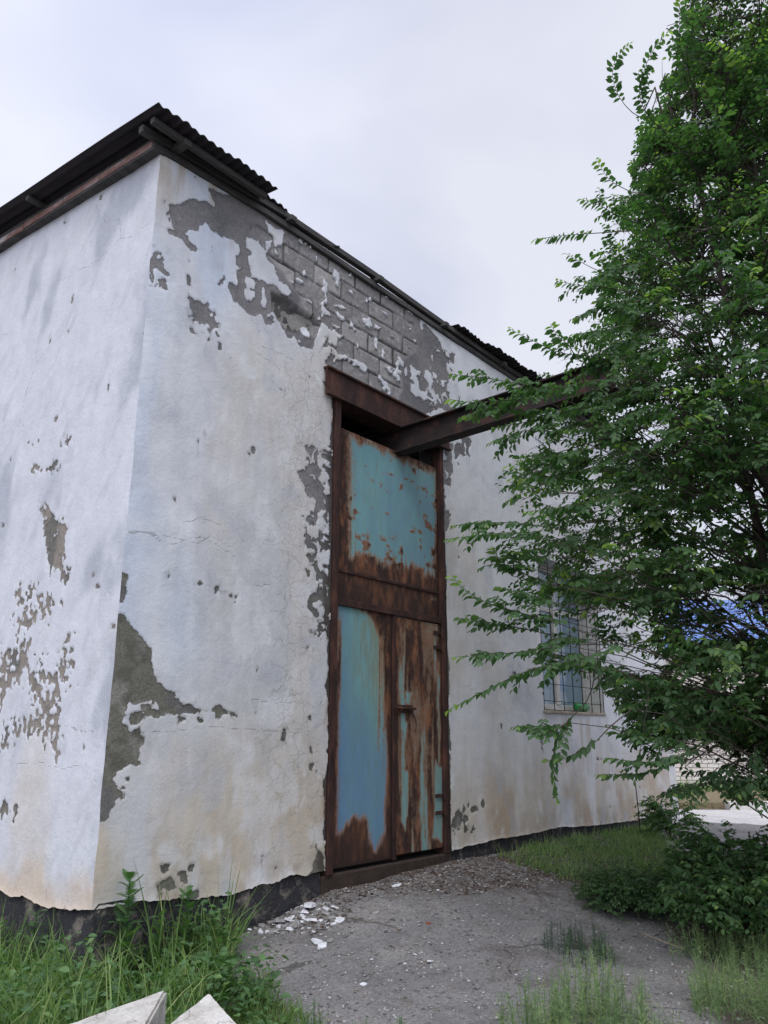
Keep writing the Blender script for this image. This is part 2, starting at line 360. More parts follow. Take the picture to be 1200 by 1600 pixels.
def ground_mat():
    m, nt, b = mat('old_asphalt', .92, 0, .25); v = coord(nt)
    n = noise(nt, v, 2.2, 8, .65, .3); n2 = noise(nt, v, 45, 5, .7); n3 = noise(nt, v, 180, 3, .6)
    c = ramp(nt, n, [(.3, (.18, .175, .172)), (.5, (.25, .242, .236)), (.7, (.32, .305, .285))])
    vo = N(nt, 'ShaderNodeTexVoronoi'); vo.inputs['Scale'].default_value = 70; L(nt, v, vo.inputs['Vector'])
    st = mth(nt, 'MULTIPLY', mr(nt, vo.outputs['Distance'], .18, .34, 1, 0), mr(nt, N_sep(nt, vo.outputs['Color']), .55, .75))
    c = mix(nt, .65, c, ramp(nt, n2, [(.3, .22), (.7, .78)]), 'OVERLAY')
    c = mix(nt, mth(nt, 'MULTIPLY', st, .5), c, (.40, .39, .38))
    c = mix(nt, .4, c, ramp(nt, n3, [(.3, .2), (.7, .8)]), 'OVERLAY')
    brown = mix(nt, n2, (.05, .04, .028), (.17, .135, .10))
    f = mr(nt, mth(nt, 'ADD', attr(nt, 'soil'), mth(nt, 'MULTIPLY', mth(nt, 'SUBTRACT', n2, .5), .7)), .35, .65)
    c = mix(nt, f, c, brown)
    f2 = mth(nt, 'MULTIPLY', attr(nt, 'rustg'), mr(nt, noise(nt, v, 9, 6, .7), .35, .62)); c = mix(nt, mth(nt, 'MULTIPLY', f2, .8), c, mix(nt, n2, (.03, .017, .012), (.10, .06, .045)))
    vc = N(nt, 'ShaderNodeTexVoronoi', feature='DISTANCE_TO_EDGE'); vc.inputs['Scale'].default_value = .75
    dd = N(nt, 'ShaderNodeVectorMath', operation='ADD'); ns_ = N(nt, 'ShaderNodeTexNoise'); ns_.inputs['Scale'].default_value = 2.5; ns_.inputs['Detail'].default_value = 8; L(nt, v, ns_.inputs[0]); s_ = N(nt, 'ShaderNodeVectorMath', operation='SCALE'); s_.inputs['Scale'].default_value = .5; L(nt, ns_.outputs['Color'], s_.inputs[0]); L(nt, v, dd.inputs[0]); L(nt, s_.outputs[0], dd.inputs[1]); L(nt, dd.outputs[0], vc.inputs['Vector'])
    ck = mth(nt, 'MULTIPLY', mr(nt, vc.outputs['Distance'], .002, .012, 1, 0), mr(nt, n, .45, .55)); c = mix(nt, mth(nt, 'MULTIPLY', ck, .7), c, (.05, .045, .04))
    n6 = noise(nt, v, 4.5, 8, .75, .5); c = mix(nt, mr(nt, n6, .52, .66, 0, .5), c, (.15, .125, .10)); c = mix(nt, mr(nt, n6, .30, .42, .4, 0), c, (.34, .33, .32))
    n5 = noise(nt, v, 1.3, 5, .7, .8); c = mix(nt, mth(nt, 'MULTIPLY', mr(nt, n5, .56, .66), .35), c, (.09, .066, .05))
    L(nt, c, b.inputs['Base Color'])
    bump(nt, b, mth(nt, 'ADD', mth(nt, 'ADD', mth(nt, 'MULTIPLY', n2, .8), mth(nt, 'MULTIPLY', n3, .4)), mth(nt, 'MULTIPLY', st, .8)), .018)
    return m
def N_sep(nt, c):
    s = N(nt, 'ShaderNodeSeparateColor'); L(nt, c, s.inputs[0]); return s.outputs[0]
tag(link('ground', me, ground_mat(), smooth=True), kind='structure')

# ------------------------------------------------------------------ building
B = tag(empty('building', (0, 0, 0)), 'tall whitewashed industrial building with peeling plaster and a rusty steel door', 'building')
XE = 9.95
top_pts = [FW(*q) for q in [(250, 240), (400, 327), (500, 394), (600, 460), (705, 532)]]+[(XE, 5.62)]
bot_pts = [FW(*q) for q in [(143, 1423), (200, 1414), (250, 1407), (342, 1402), (375, 1394), (417, 1383), (458, 1369), (496, 1362)]] + \
          [FW(*q) for q in [(706, 1328), (750, 1316), (812, 1303), (887, 1292), (950, 1287), (994, 1281)]]+[(XE, .03)]
zt = lambda x: np.interp(x, *zip(*top_pts)); zb = lambda x: np.interp(x, *zip(*bot_pts))
DX0, DX1, DZ = 2.13, 3.945, 4.30
WX0, WX1, WZ0, WZ1 = 6.02, 7.74, 1.40, 3.34
a4 = lambda L_: [(220+u/4, 230+v/4) for u, v in L_]
b4 = lambda L_: [(480+u/4, 380+v/4) for u, v in L_]
c24 = lambda L_: [(u/2.4, 800+v/2.4) for u, v in L_]
d24 = lambda L_: [(400+u/2.4, 350+v/2.4) for u, v in L_]
e24 = lambda L_: [(u/2.4, 1250+v/2.4) for u, v in L_]
PEEL = [a4([(415, 250), (475, 355), (455, 375), (420, 350), (370, 330), (320, 320), (285, 325), (270, 350), (215, 365), (180, 370), (185, 430), (210, 515), (165, 505), (175, 540), (215, 555), (260, 590), (290, 620), (345, 660), (345, 635), (310, 600), (285, 545), (300, 515), (355, 515), (365, 485), (420, 485), (450, 510), (500, 560), (560, 580), (620, 600), (625, 650), (595, 680), (600, 740), (625, 755), (600, 770), (610, 880), (575, 845), (550, 840), (550, 910), (580, 960), (640, 1005), (660, 1040), (710, 1060), (760, 1050), (790, 1110), (860, 1100), (880, 1120), (920, 1170), (950, 1210), (960, 1180), (1010, 1250), (1040, 1250), (1070, 1290), (1130, 1100), (1200, 1080), (1300, 700), (800, 380)]),
        b4([(-100, -100), (0, 470), (90, 490), (135, 520), (130, 630), (100, 645), (100, 700), (115, 750), (300, 900), (700, 1090), (760, 1060), (850, 1010), (830, 960), (870, 920), (880, 850), (870, 780), (860, 700), (820, 600), (400, 150)]),
        c24([(455, 230), (470, 240), (475, 310), (460, 345), (440, 340), (450, 280)]),
        c24([(400, 380), (455, 375), (490, 430), (535, 470), (560, 510), (575, 590), (585, 640), (640, 680), (670, 720), (740, 735), (760, 750), (720, 755), (660, 740), (600, 760), (580, 720), (520, 710), (480, 720), (455, 790), (480, 830), (520, 810), (545, 860), (520, 900), (525, 950), (470, 960), (430, 1000), (440, 1040), (460, 1050), (430, 1090), (410, 1130), (400, 1160), (340, 1170)]),
        c24([(805, 730), (830, 735), (885, 765), (830, 755), (805, 775)]), c24([(1055, 805), (1075, 810), (1070, 860), (1055, 855)]),
        c24([(1150, 772), (1165, 765), (1165, 785)]), c24([(1155, 870), (1172, 880), (1170, 910), (1155, 895)]), c24([(1160, 945), (1173, 950), (1168, 975), (1158, 965)]),
        c24([(1135, 12), (1168, 18), (1165, 37), (1145, 42)]), c24([(1183, 370), (1197, 375), (1195, 392), (1183, 388)]),
        e24([(600, 250), (640, 240), (632, 268), (610, 275)]), e24([(585, 320), (640, 280), (658, 330), (625, 335), (610, 345), (612, 372), (585, 362)]),
        e24([(670, 270), (690, 265), (708, 310), (690, 322)]), e24([(708, 240), (737, 233), (727, 267), (712, 264)]), e24([(700, 350), (740, 345), (742, 367), (698, 372)]),
        e24([(1168, 172), (1190, 160), (1200, 195), (1215, 215), (1215, 300), (1150, 292), (1172, 262), (1178, 215), (1188, 198)]),
        d24([(188, 830), (225, 840), (215, 882), (195, 862)]), d24([(195, 900), (247, 893), (247, 942), (200, 942)]), d24([(158, 930), (188, 926), (197, 982), (165, 957)]),
        d24([(205, 950), (232, 960), (225, 1012), (210, 1002)]), d24([(173, 1093), (207, 1100), (202, 1127)]), d24([(250, 845), (300, 835), (300, 905), (250, 872)]),
        d24([(255, 590), (330, 585), (320, 640), (300, 700), (285, 690), (290, 640)]), d24([(272, 920), (300, 900), (300, 1010), (280, 1000)]),
        d24([(250, 1020), (300, 1010), (300, 1090), (255, 1070), (265, 1045)]), d24([(85, 610), (105, 615), (100, 632), (88, 628)]),
        a4([(455, 1145), (490, 1142), (502, 1190), (475, 1200)]), a4([(485, 1218), (510, 1220), (512, 1262), (490, 1262)]), a4([(500, 840), (525, 810), (520, 840), (490, 855)]),
        a4([(290, 795), (315, 815), (318, 875), (295, 850)]), a4([(300, 1120), (330, 1130), (350, 1180), (310, 1160)])]
ISL = [a4([(665, 570), (740, 575), (775, 640), (790, 650), (785, 680), (800, 700), (865, 800), (855, 870), (800, 850), (740, 825), (690, 810), (675, 690), (695, 660), (660, 625)]),
       a4([(770, 440), (905, 540), (885, 610), (850, 625), (860, 670), (840, 670), (835, 580), (820, 550), (800, 520)]), a4([(780, 580), (830, 575), (820, 620), (790, 650)]),
       a4([(660, 810), (710, 830), (720, 890), (665, 885), (655, 850)]), a4([(655, 890), (715, 895), (725, 940), (690, 960), (660, 945)]),
       a4([(765, 880), (787, 960), (770, 1003), (748, 980), (755, 920)]), a4([(788, 1040), (830, 1018), (878, 1090), (860, 1107), (800, 1060)]),
       a4([(857, 838), (910, 845), (948, 910), (925, 948), (880, 900), (852, 872)]), a4([(1008, 1100), (1068, 1113), (1062, 1195), (1035, 1180)]),
       a4([(510, 580), (545, 600), (530, 625), (505, 600)]),
       b4([(600, 780), (650, 760), (690, 790), (760, 800), (830, 830), (820, 900), (780, 900), (820, 960), (835, 1030), (760, 1010), (720, 1000), (690, 960), (650, 930), (640, 870), (610, 820)]),
       b4([(105, 385), (155, 440), (150, 462), (115, 440), (98, 485), (93, 440)]), b4([(138, 560), (170, 530), (192, 560), (192, 642), (138, 620)]),
       b4([(165, 660), (200, 680), (250, 700), (340, 740), (392, 780), (365, 802), (330, 770), (260, 730), (190, 732), (175, 742)]),
       b4([(98, 650), (140, 640), (158, 680), (122, 722), (98, 722)]), b4([(280, 483), (312, 542), (268, 522)]), b4([(428, 590), (447, 590), (441, 668), (428, 660)]),
       b4([(490, 770), (550, 755), (592, 800), (582, 880), (550, 830), (510, 800)]), b4([(575, 708), (612, 770), (600, 784), (568, 740)]), b4([(418, 498), (472, 530), (428, 534)]),
       b4([(160, 500), (205, 525), (195, 540), (165, 518)]), b4([(180, 560), (245, 575), (200, 590)])]
SPK = [(a4([(50, 680), (130, 690), (180, 760), (170, 800), (120, 860), (50, 870)]), .09), (a4([(280, 930), (430, 950), (460, 1030), (560, 1160), (540, 1200), (470, 1180), (380, 1215), (300, 1170), (330, 1050)]), .06),
       (a4([(480, 1200), (570, 1250), (600, 1330), (560, 1330)]), .05), (c24([(600, 640), (670, 700), (790, 745), (740, 780), (560, 800), (480, 830), (470, 730), (560, 720)]), .07),
       (c24([(380, 1000), (480, 1020), (460, 1100), (400, 1160)]), .06), (c24([(720, 240), (900, 280), (880, 350), (740, 320)]), .035),
       (d24([(690, 800), (790, 790), (820, 850), (800, 880), (740, 900), (735, 980), (700, 1000)]), .08), (d24([(690, 1000), (730, 1010), (720, 1200), (695, 1250)]), .06),
       ([(706, 1265), (745, 1268), (740, 1310), (710, 1315)], .09), (b4([(820, 620), (930, 690), (920, 760), (870, 780)]), .06),
       ([(478, 700), (522, 690), (520, 1010), (480, 1000), (470, 800)], .05),
       (b4([(560, 740), (900, 800), (900, 1040), (640, 1040), (500, 820)]), .09)]
BLK = b4([(-420, -150), (-120, 230), (-60, 330), (-60, 520), (150, 700), (115, 750), (300, 900), (560, 1030), (620, 900), (600, 760), (700, 640), (640, 450), (400, 200), (0, -20)])
CR = [a4([(340, 630), (380, 640), (430, 655), (450, 620)]), [(215, 832), (270, 838), (305, 850), (330, 838), (370, 858)], 
      [(200, 835), (240, 831), (252, 845)], c24([(380, 832), (480, 825), (640, 825), (800, 805), (960, 820), (1120, 828)]), c24([(940, 705), (1050, 712), (1140, 715)]),
      [(500, 390), (505, 430), (498, 470)], c24([(480, 75), (560, 80), (600, 110)]), c24([(640, 120), (760, 95), (880, 165)]), c24([(950, 275), (1030, 275)]),
      b4([(0, 640), (40, 700), (20, 780)]), d24([(590, 1000), (600, 1100)]), d24([(0, 480), (60, 520), (130, 570), (120, 640)]), d24([(130, 600), (180, 700), (160, 800)]), d24([(200, 620), (190, 740), (230, 800)]),
      a4([(620, 490), (660, 500), (680, 530)]), c24([(700, 40), (760, 20), (830, 50)]), [(385, 470), (395, 500), (420, 520), (430, 560)], [(410, 540), (455, 560), (500, 600)]]

def grid_axes(lo, hi, extra, steps):
    a = []
    for (x0, x1, st) in steps: a += list(np.arange(x0, x1, st))
    a.append(hi)
    a = np.array([v for v in a if all(abs(v-e) > .004 for e in extra)]+list(extra)); return np.unique(np.round(a, 5))
wx = grid_axes(0, XE, [DX0, DX1, WX0, WX1], [(0, 4.6, .0125), (4.6, XE, .028)])
wz = grid_axes(-.1, 5.75, [DZ, WZ0, WZ1], [(-.12, 5.72, .0125)])
X, Z = np.meshgrid(wx, wz, indexing='ij')
zbv = zb(X)+fbm(X*9, X*0, 0, 3, 6)*np.where(X > 4, .015, .030)+fbm(X*1.3, X*0, 0, 41, 2)*.02; Zc = np.minimum(np.maximum(Z, zbv), zt(X))
peel = np.full(X.shape, -.25)
for p in PEEL: peel = np.maximum(peel, sdf([FW(*q) for q in p], X, Zc))
for p in ISL: peel = np.minimum(peel, -sdf([FW(*q) for q in p], X, Zc)-.0)
n_hi = fbm(X*14, Zc*14, 0, 1, 5); n_st = fbm(X*13+fbm(X*9, Zc*9, 0, 70)*1.2, Zc*11, 0, 7, 5)
peel = peel+n_hi*.034+fbm(X*45, Zc*45, 0, 2, 2)*.006
for p, amp in SPK:
    s = np.clip(sdf([FW(*q) for q in p], X, Zc), -.2, .06)
    peel = np.maximum(peel, np.minimum(s*.5-.028+n_st*amp*1.5-amp*.12, .05))
# ragged strip beside the door frame
wl = .022+.05*fbm(Zc*3, X*0+2, 0, 77, 4)+.03*n_hi
peel = np.where((Zc < 4.3), np.maximum(peel, wl-np.abs(X-DX0)*np.where(X < DX0, 1, 9)), peel)
wr = .018+.05*fbm(Zc*3, X*0+9, 0, 78, 4)
peel = np.where((Zc < 4.3) & (X > DX1), np.maximum(peel, wr-(X-DX1)), peel)
# random small chips everywhere
chip = fbm(X*7, Zc*5, 0, 55, 4); peel = np.maximum(peel, (chip-.66)*.12-.002)
dap = fbm(X*9+fbm(X*7, Zc*7, 0, 72), Zc*9, 0, 73, 5); peel = np.where(X > 1.3, np.minimum(peel, .05-(dap-.30)*.5*sst(1.3, 1.6, X)), peel)
# exposed blocks
blk = sdf([FW(*q) for q in BLK], X, Zc, .4)+fbm(X*3, Zc*3, 0, 61)*.10
row = (Zc-.06)/.21; ri = np.floor(row); bxv = (X+.205*(ri % 2)+_h(ri.astype(np.int64), ri.astype(np.int64)*0, ri.astype(np.int64)*0, 5)*.08)/.41; bi = np.floor(bxv)
jit = fbm(X*5, Zc*5, 0, 91, 3)*.012
dj = np.minimum(np.minimum(row-ri, 1-(row-ri))*.21, np.minimum(bxv-bi, 1-(bxv-bi))*.41)+jit
br = _h(bi.astype(np.int64), ri.astype(np.int64), bi.astype(np.int64)*0, 3)
bm_ = sst(-.03, .05, blk)
covered = sst(.45, .6, _h(bi.astype(np.int64)+7, ri.astype(np.int64), bi.astype(np.int64)*0, 9)+fbm(X*6, Zc*6, 0, 17)*.25)   # some blocks keep a skim of render
joint = (1-sst(.006, .018, dj))*bm_*(1-.75*covered)
pmask = sst(-.006, .006, peel)
dy = -.004*fbm(X*.8, Zc*.8, 0, 2, 3)*4+fbm(X*5, Zc*5, 0, 6, 3)*.004
dy = dy+pmask*.006+pmask*bm_*(.009+.010*(br-.5)*1+fbm(X*20, Zc*20, 0, 8, 3)*.004)+joint*.016*pmask
hole = sdf([FW(*q) for q in a4([(820, 900), (900, 930), (1000, 1000), (1090, 1060), (1120, 1110), (1060, 1150), (1000, 1180), (930, 1150), (860, 1080), (830, 1000)])], X, Zc)
hm = sst(-.02, .06, hole+fbm(X*9, Zc*9, 0, 12)*.03); dy = dy+hm*.05+hm*fbm(X*12, Zc*12, 0, 13)*.02
lip = np.exp(-np.abs(Zc-zbv)/.02)*.006; dy = dy-lip+np.where(Zc > zt(X)-.001, 0, 0)
ca = lambda z: .010*fbm(z*2.2, z*0, 0, 201, 6)+.004; cb = lambda z: .010*fbm(z*2.7, z*0, 0, 211, 6)+.004
dy = dy*(1-np.exp(-X/.05))+cb(Zc)*np.exp(-X/.05)
# colours
n1 = fbm(X*.9, Zc*.5, 0, 21, 4); n2 = fbm(X*3.2, Zc*.9, 0, 22, 4); n3 = fbm(X*7, Zc*6, 0, 23, 4)
white = np.array([.575, .585, .605]); whiteR = np.array([.65, .66, .68]); tan_ = np.array([.50, .445, .36]); blue = np.array([.50, .56, .64]); dirt = np.array([.33, .285, .23])
def blend(c, t, f): return c+(t-c)*np.clip(f, 0, 1)[..., None]
cw = np.ones(X.shape+(3,))*white
cw = blend(cw, whiteR, sst(3.9, 4.3, X))
cw = blend(cw, blue, .75*sst(.0, .5, fbm(X*1.6, Zc*.6, 0, 24, 4)+.15-.25*np.abs(X-1.0)))
tanreg = .42*sst(-.15, .35, n1+.25*sst(1.2, 2.1, X)*(X < 2.2)-.1)*(1-sst(4.7, 5.3, Zc))
low = sst(1.5, .1, Zc)*sst(-.25, .4, n2+.35*sst(.9, .2, Zc)); cw = blend(cw, tan_, tanreg+.8*low)
cw = blend(cw, dirt, .55*sst(.45, .0, Zc-zbv+fbm(X*4, Zc*4, 0, 27)*.2)*sst(-.2, .3, n3+n2))
tt = sst(.75, .05, zt(X)-Zc)*sst(0., .3, fbm(X*9, Zc*.8, 0, 28, 3)+.12); cw = blend(cw, np.array([.43, .37, .28]), .75*tt*sst(1.6, .6, X))
rgt = sst(4.3, 5.0, X)*sst(1.1, .35, Zc)*sst(-.2, .3, fbm(X*2, Zc*1.2, 0, 29, 4)); cw = blend(cw, np.array([.44, .34, .25]), .8*rgt)
smear = np.exp(-np.maximum(-sdf([FW(*q) for q in a4([(290, 940), (430, 960), (560, 1160), (420, 1170), (360, 1220), (290, 1170)])], X, Zc), 0)/.03)
cw = blend(cw, np.array([.30, .32, .36]), .55*smear*sst(-.2, .3, n_st))
cw = blend(cw, np.array([.28, .16, .10]), .8*sst(.10, .0, np.abs(X-DX0)*np.where(X < DX0, 1, 1))*sst(-.1, .5, fbm(X*9, Zc*2, 0, 30))*(Zc < 4.3))
rs = np.exp(-np.maximum(np.abs(X-6.9)-.85, 0)/.08)*sst(1.45, 1.2, Zc)*sst(.3, 1.2, Zc)*sst(.0, .45, fbm(X*10, Zc*.7, 0, 32, 3)); cw = blend(cw, tan_*.9, .7*rs)
patch = fbm(X*4.5+fbm(X*3, Zc*3, 0, 39)*.8, Zc*3.2, 0, 38, 6); cw = blend(cw, np.array([.42, .44, .48]), .45*sst(.12, .5, patch)); cw = blend(cw, np.array([.66, .67, .68]), .5*sst(.15, .5, -patch))
cw = cw*(1+.06*n3[..., None]+.08*fbm(X*2.2, Zc*2.6, 0, 35, 5)[..., None]+.05*fbm(X*16, Zc*1.2, 0, 40, 4)[..., None])
cg = np.ones(X.shape+(3,))*np.array([.20, .193, .19])
cg = blend(cg, np.array([.145, .142, .115]), sst(3.0, 2.4, Zc))                  # greener damp render low on the corner
cg = blend(cg, np.array([.12, .118, .125]), .6*sst(-.1, .4, fbm(X*3, Zc*3, 0, 33)))
cg = blend(cg, np.array([.27, .26, .23]), .55*sst(.12, .5, fbm(X*11, Zc*8, 0, 36, 5))*(Zc < 3)); cg = blend(cg, np.array([.075, .07, .06]), .5*sst(.15, .5, fbm(X*8, Zc*10, 0, 37, 5))*(Zc < 3))
bc = np.array([.27, .26, .25])*(.72+.55*br[..., None]); cg = cg+(bc-cg)*(bm_*(1-.6*covered))[..., None]
spots = sst(.25, .42, fbm(X*22, Zc*22, 0, 34, 3)); cg = blend(cg, np.array([.36, .355, .35]), .5*spots*bm_)
cg = blend(cg, np.array([.035, .033, .032]), joint*.85)
cg = blend(cg, np.array([.06, .052, .047]), hm*.75)
cg = blend(cg, np.array([.05, .04, .035]), .8*sst(.14, .03, np.abs(X-DX0))*(Zc < 4.2))
crack = np.zeros(X.shape)
wob = fbm(X*14, Zc*14, 0, 44, 3)*.02; wob2 = fbm(X*14, Zc*14, 0, 45, 3)*.02
for c in CR: crack = np.maximum(crack, np.exp(-(linedist([FW(*q) for q in c], X+wob, Zc+wob2)/.0072)**2))
crz = .55*sst(1.0, 1.75, X)*(X < DX0)*sst(5.2, 4.6, Zc)+.25*sst(-.1, .4, n1)-.5*(X > DX1)-.1
V = np.stack([X+ca(Zc)*np.exp(-X/.05), dy, Zc], -1).reshape(-1, 3); nx, nz_ = X.shape; idx = np.arange(nx*nz_).reshape(nx, nz_)
cx_, cz_ = (X[1:, 1:]+X[:-1, :-1])/2, (Zc[1:, 1:]+Zc[:-1, :-1]+Zc[1:, :-1]+Zc[:-1, 1:])/4
hgt = (Zc[1:, 1:]+Zc[:-1, 1:]-Zc[:-1, :-1]-Zc[1:, :-1])
keep = (hgt > 1e-4) & ~((cx_ > DX0) & (cx_ < DX1) & (cz_ < DZ)) & ~((cx_ > WX0) & (cx_ < WX1) & (cz_ > WZ0) & (cz_ < WZ1))
Fq = np.stack([idx[:-1, :-1], idx[1:, :-1], idx[1:, 1:], idx[:-1, 1:]], -1)[keep]
me = npmesh('front_wall', V, Fq, {'peel': peel, 'crz': crz, 'crack': crack}, {'cw': cw.reshape(-1, 3), 'cg': cg.reshape(-1, 3)})
fw = link('front_wall', me, M_WALL, B, smooth=True)

# side wall (plane x = 0)
zt2 = lambda y: 5.615+.062*y
sb = [SW(*q) for q in [(140, 1423), (83, 1417), (42, 1404), (0, 1392)]]; sb = [(0, sb[0][1])]+sb[1:]+[(9, sb[-1][1])]
zb2 = lambda y: np.interp(y, *zip(*sb))
wy = grid_axes(0, 9, [], [(0, 3.0, .0125), (3.0, 9, .06)]); wz = grid_axes(-.2, 6.3, [], [(-.22, 6.3, .0125)])
Y, Z = np.meshgrid(wy, wz, indexing='ij')
zbv = zb2(Y)+fbm(Y*6, Y*0, 0, 103, 5)*.03; Zc = np.minimum(np.maximum(Z, zbv), zt2(Y))
peel = np.full(Y.shape, -.25); ns = fbm(Y*13+fbm(Y*9, Zc*9, 0, 71), Zc*10, 0, 107, 5); ns2 = fbm(Y*30, Zc*24, 0, 109, 3)
for p, amp in [(c24([(60, 300), (125, 280), (110, 345), (75, 365)]), .08), (c24([(155, 335), (215, 330), (190, 372), (158, 368)]), .12), (c24([(60, 400), (175, 365), (165, 405), (80, 450)]), .09),
               (c24([(10, 510), (120, 470), (110, 580), (40, 660), (0, 740), (0, 600)]), .07), (c24([(105, 590), (200, 585), (255, 560), (255, 645), (212, 690), (225, 760), (222, 840), (205, 895), (185, 870), (150, 800), (80, 840), (50, 885), (10, 875), (25, 800), (110, 780), (150, 740), (120, 660)]), .11),
               (c24([(230, 520), (265, 450), (255, 600), (235, 600)]), .06), (c24([(190, 240), (270, 220), (250, 270), (200, 260)]), .06), ([(48, 738), (52, 728), (92, 722), (96, 730)], .05), ([(95, 693), (104, 684), (118, 688), (104, 697)], .06), ([(45, 692), (60, 690), (58, 698), (46, 700)], .05),
               ([(0, 1255), (28, 1255), (20, 1280), (0, 1280)], .06), ([(60, 780), (110, 820), (100, 900), (70, 880)], .03)]:
    s = np.clip(sdf([SW(*q) for q in p], Y, Zc), -.2, .05); peel = np.maximum(peel, np.minimum(s*.8-.017+(.55*ns+.95*ns2)*amp*1.5, .05))
chip = fbm(Y*7, Zc*5, 0, 155, 4); peel = np.maximum(peel, (chip-.68)*.12-.002)
n1 = fbm(Y*.8, Zc*.5, 0, 121, 4); n3 = fbm(Y*6, Zc*5, 0, 123, 4)
cw = np.ones(Y.shape+(3,))*np.array([.55, .565, .60])
cw = blend(cw, np.array([.36, .38, .425]), .8*sst(.02, .5, fbm(Y*2.6, Zc*1.6+Y, 0, 124, 5)-.08+.12*sst(4, 2, Zc)))
cw = blend(cw, np.array([.38, .39, .42]), .35*sst(.1, .6, fbm(Y*9+Zc*5, Zc*4, 0, 126, 6)))
cw = blend(cw, tan_*1.1, .5*sst(.1, .5, n1))
cw = blend(cw, np.array([.52, .42, .32]), .8*sst(.32, .0, Zc-zbv+.15*n3)); cw = cw*(1+.05*n3[..., None])
cg = np.ones(Y.shape+(3,))*np.array([.24, .215, .185]); cg = blend(cg, np.array([.14, .135, .12]), sst(-.1, .4, n3))
crack = np.zeros(Y.shape); wob = fbm(Y*14, Zc*14, 0, 144, 3)*.02
CR2 = [[(0+u/2.4, 130+v/2.4) for u, v in q] for q in ([(350, 455), (390, 490), (390, 515), (440, 510), (450, 575), (410, 620), (360, 665), (290, 705), (220, 745)], [(450, 580), (495, 572)], [(520, 545), (580, 512)], [(190, 985), (150, 1030), (120, 1090), (100, 1150), (90, 1200)], [(5, 945), (50, 930)])]
CR2 += [c24([(185, 955), (250, 962), (320, 955)]), c24([(70, 940), (180, 945)]), [(10, 690), (30, 660), (45, 600), (60, 560)], c24([(260, 815), (380, 830)]), [(153, 585), (150, 610)], e24([(175, 330), (175, 380)])]
for c in CR2: crack = np.maximum(crack, np.exp(-(linedist([SW(*q) for q in c], Y+wob, Zc-wob)/.0072)**2))
dx = -fbm(Y*.8, Zc*.8, 0, 102, 3)*.016-fbm(Y*5, Zc*5, 0, 106, 3)*.005+sst(-.006, .006, peel)*.008-np.exp(-np.abs(Zc-zbv)/.03)*.012
dx = dx*(1-np.exp(-Y/.05))+ca(Zc)*np.exp(-Y/.05)
V = np.stack([dx, Y+cb(Zc)*np.exp(-Y/.05), Zc], -1).reshape(-1, 3); ny_, nz_ = Y.shape; idx = np.arange(ny_*nz_).reshape(ny_, nz_)
hgt = (Zc[1:, 1:]+Zc[:-1, 1:]-Zc[:-1, :-1]-Zc[1:, :-1])
Fq = np.stack([idx[:-1, :-1], idx[:-1, 1:], idx[1:, 1:], idx[1:, :-1]], -1)[hgt > 1e-4]
me = npmesh('side_wall', V, Fq, {'peel': peel, 'crz': -.12+0*peel, 'crack': crack}, {'cw': cw.reshape(-1, 3), 'cg': cg.reshape(-1, 3)})
link('side_wall', me, M_WALL, B, smooth=True)
# far end wall, rear wall, inner skins that keep the hall dark
m = MB(); m.box(XE, XE+.3, .0, 9, -.3, 5.6); m.build('end_wall', M_PALE, B)
m = MB(); m.box(.3, XE, 8.8, 9.1, -.3, 6.15); m.build('rear_wall', M_PALE, B)
m = MB()
m.box(.06, DX0-.03, .06, .36, -.2, 5.6); m.box(DX1+.03, WX0-.004, .06, .36, -.2, 5.6); m.box(WX1+.004, XE, .06, .36, -.2, 5.6)
m.box(DX0-.03, DX1+.03, .06, .36, DZ+.02, 5.6); m.box(WX0-.004, WX1+.004, .06, .36, WZ1+.004, 5.6); m.box(WX0-.004, WX1+.004, .06, .36, -.2, WZ0-.004)
m.box(.05, .35, .37, 8.8, -.2, 5.55); m.build('masonry_core', M_CONC, B)
# plinth
m = MB(); rr = random.Random(3)
for x0, x1 in [(.034, DX0-.04), (DX1+.02, XE+.32)]:
    n = int((x1-x0)/.06); V = []; F = []
    for i in range(n+1):
        x = x0+(x1-x0)*i/n; o = .022+float(fbm(x*4, 0, 0, 5))*.014; zt_ = float(zb(max(x, 0)))+.035
        V += [(x, o, -.75), (x, o-.012, (zt_-.3)/2-.05), (x, o+.004, zt_-.03), (x, o+.03, zt_), (x, .3, zt_), (x, .3, -.75)]
    for i in range(n):
        for k in range(6): F.append((i*6+k, (i+1)*6+k, (i+1)*6+(k+1) % 6, i*6+(k+1) % 6))
    F += [(5, 4, 3, 2, 1, 0), tuple(n*6+k for k in range(6))]; m.add(V, F)
m.build('plinth', M_PLINTH, B)
m = MB(); n = 120; V = []; F = []
for i in range(n+1):
    y = -.0+9*i/n; o = .02+float(fbm(y*4, 3, 0, 6))*.014; zt_ = float(zb2(y))+.035
    V += [(o, y, -.75), (o-.012, y, -.35), (o+.004, y, zt_-.03), (o+.03, y, zt_), (.3, y, zt_), (.3, y, -.75)]
for i in range(n):
    for k in range(6): F.append((i*6+k, (i+1)*6+k, (i+1)*6+(k+1) % 6, i*6+(k+1) % 6))
F += [(5, 4, 3, 2, 1, 0), tuple(n*6+k for k in range(6))]
m.add(V, F); m.build('plinth', M_PLINTH, B)
# threshold
m = MB(); m.box(DX0-.03, DX1+.01, .004, .35, -.4, -.022); o = m.build('door_sill', M_DARKCONC, B, bevel=.012)

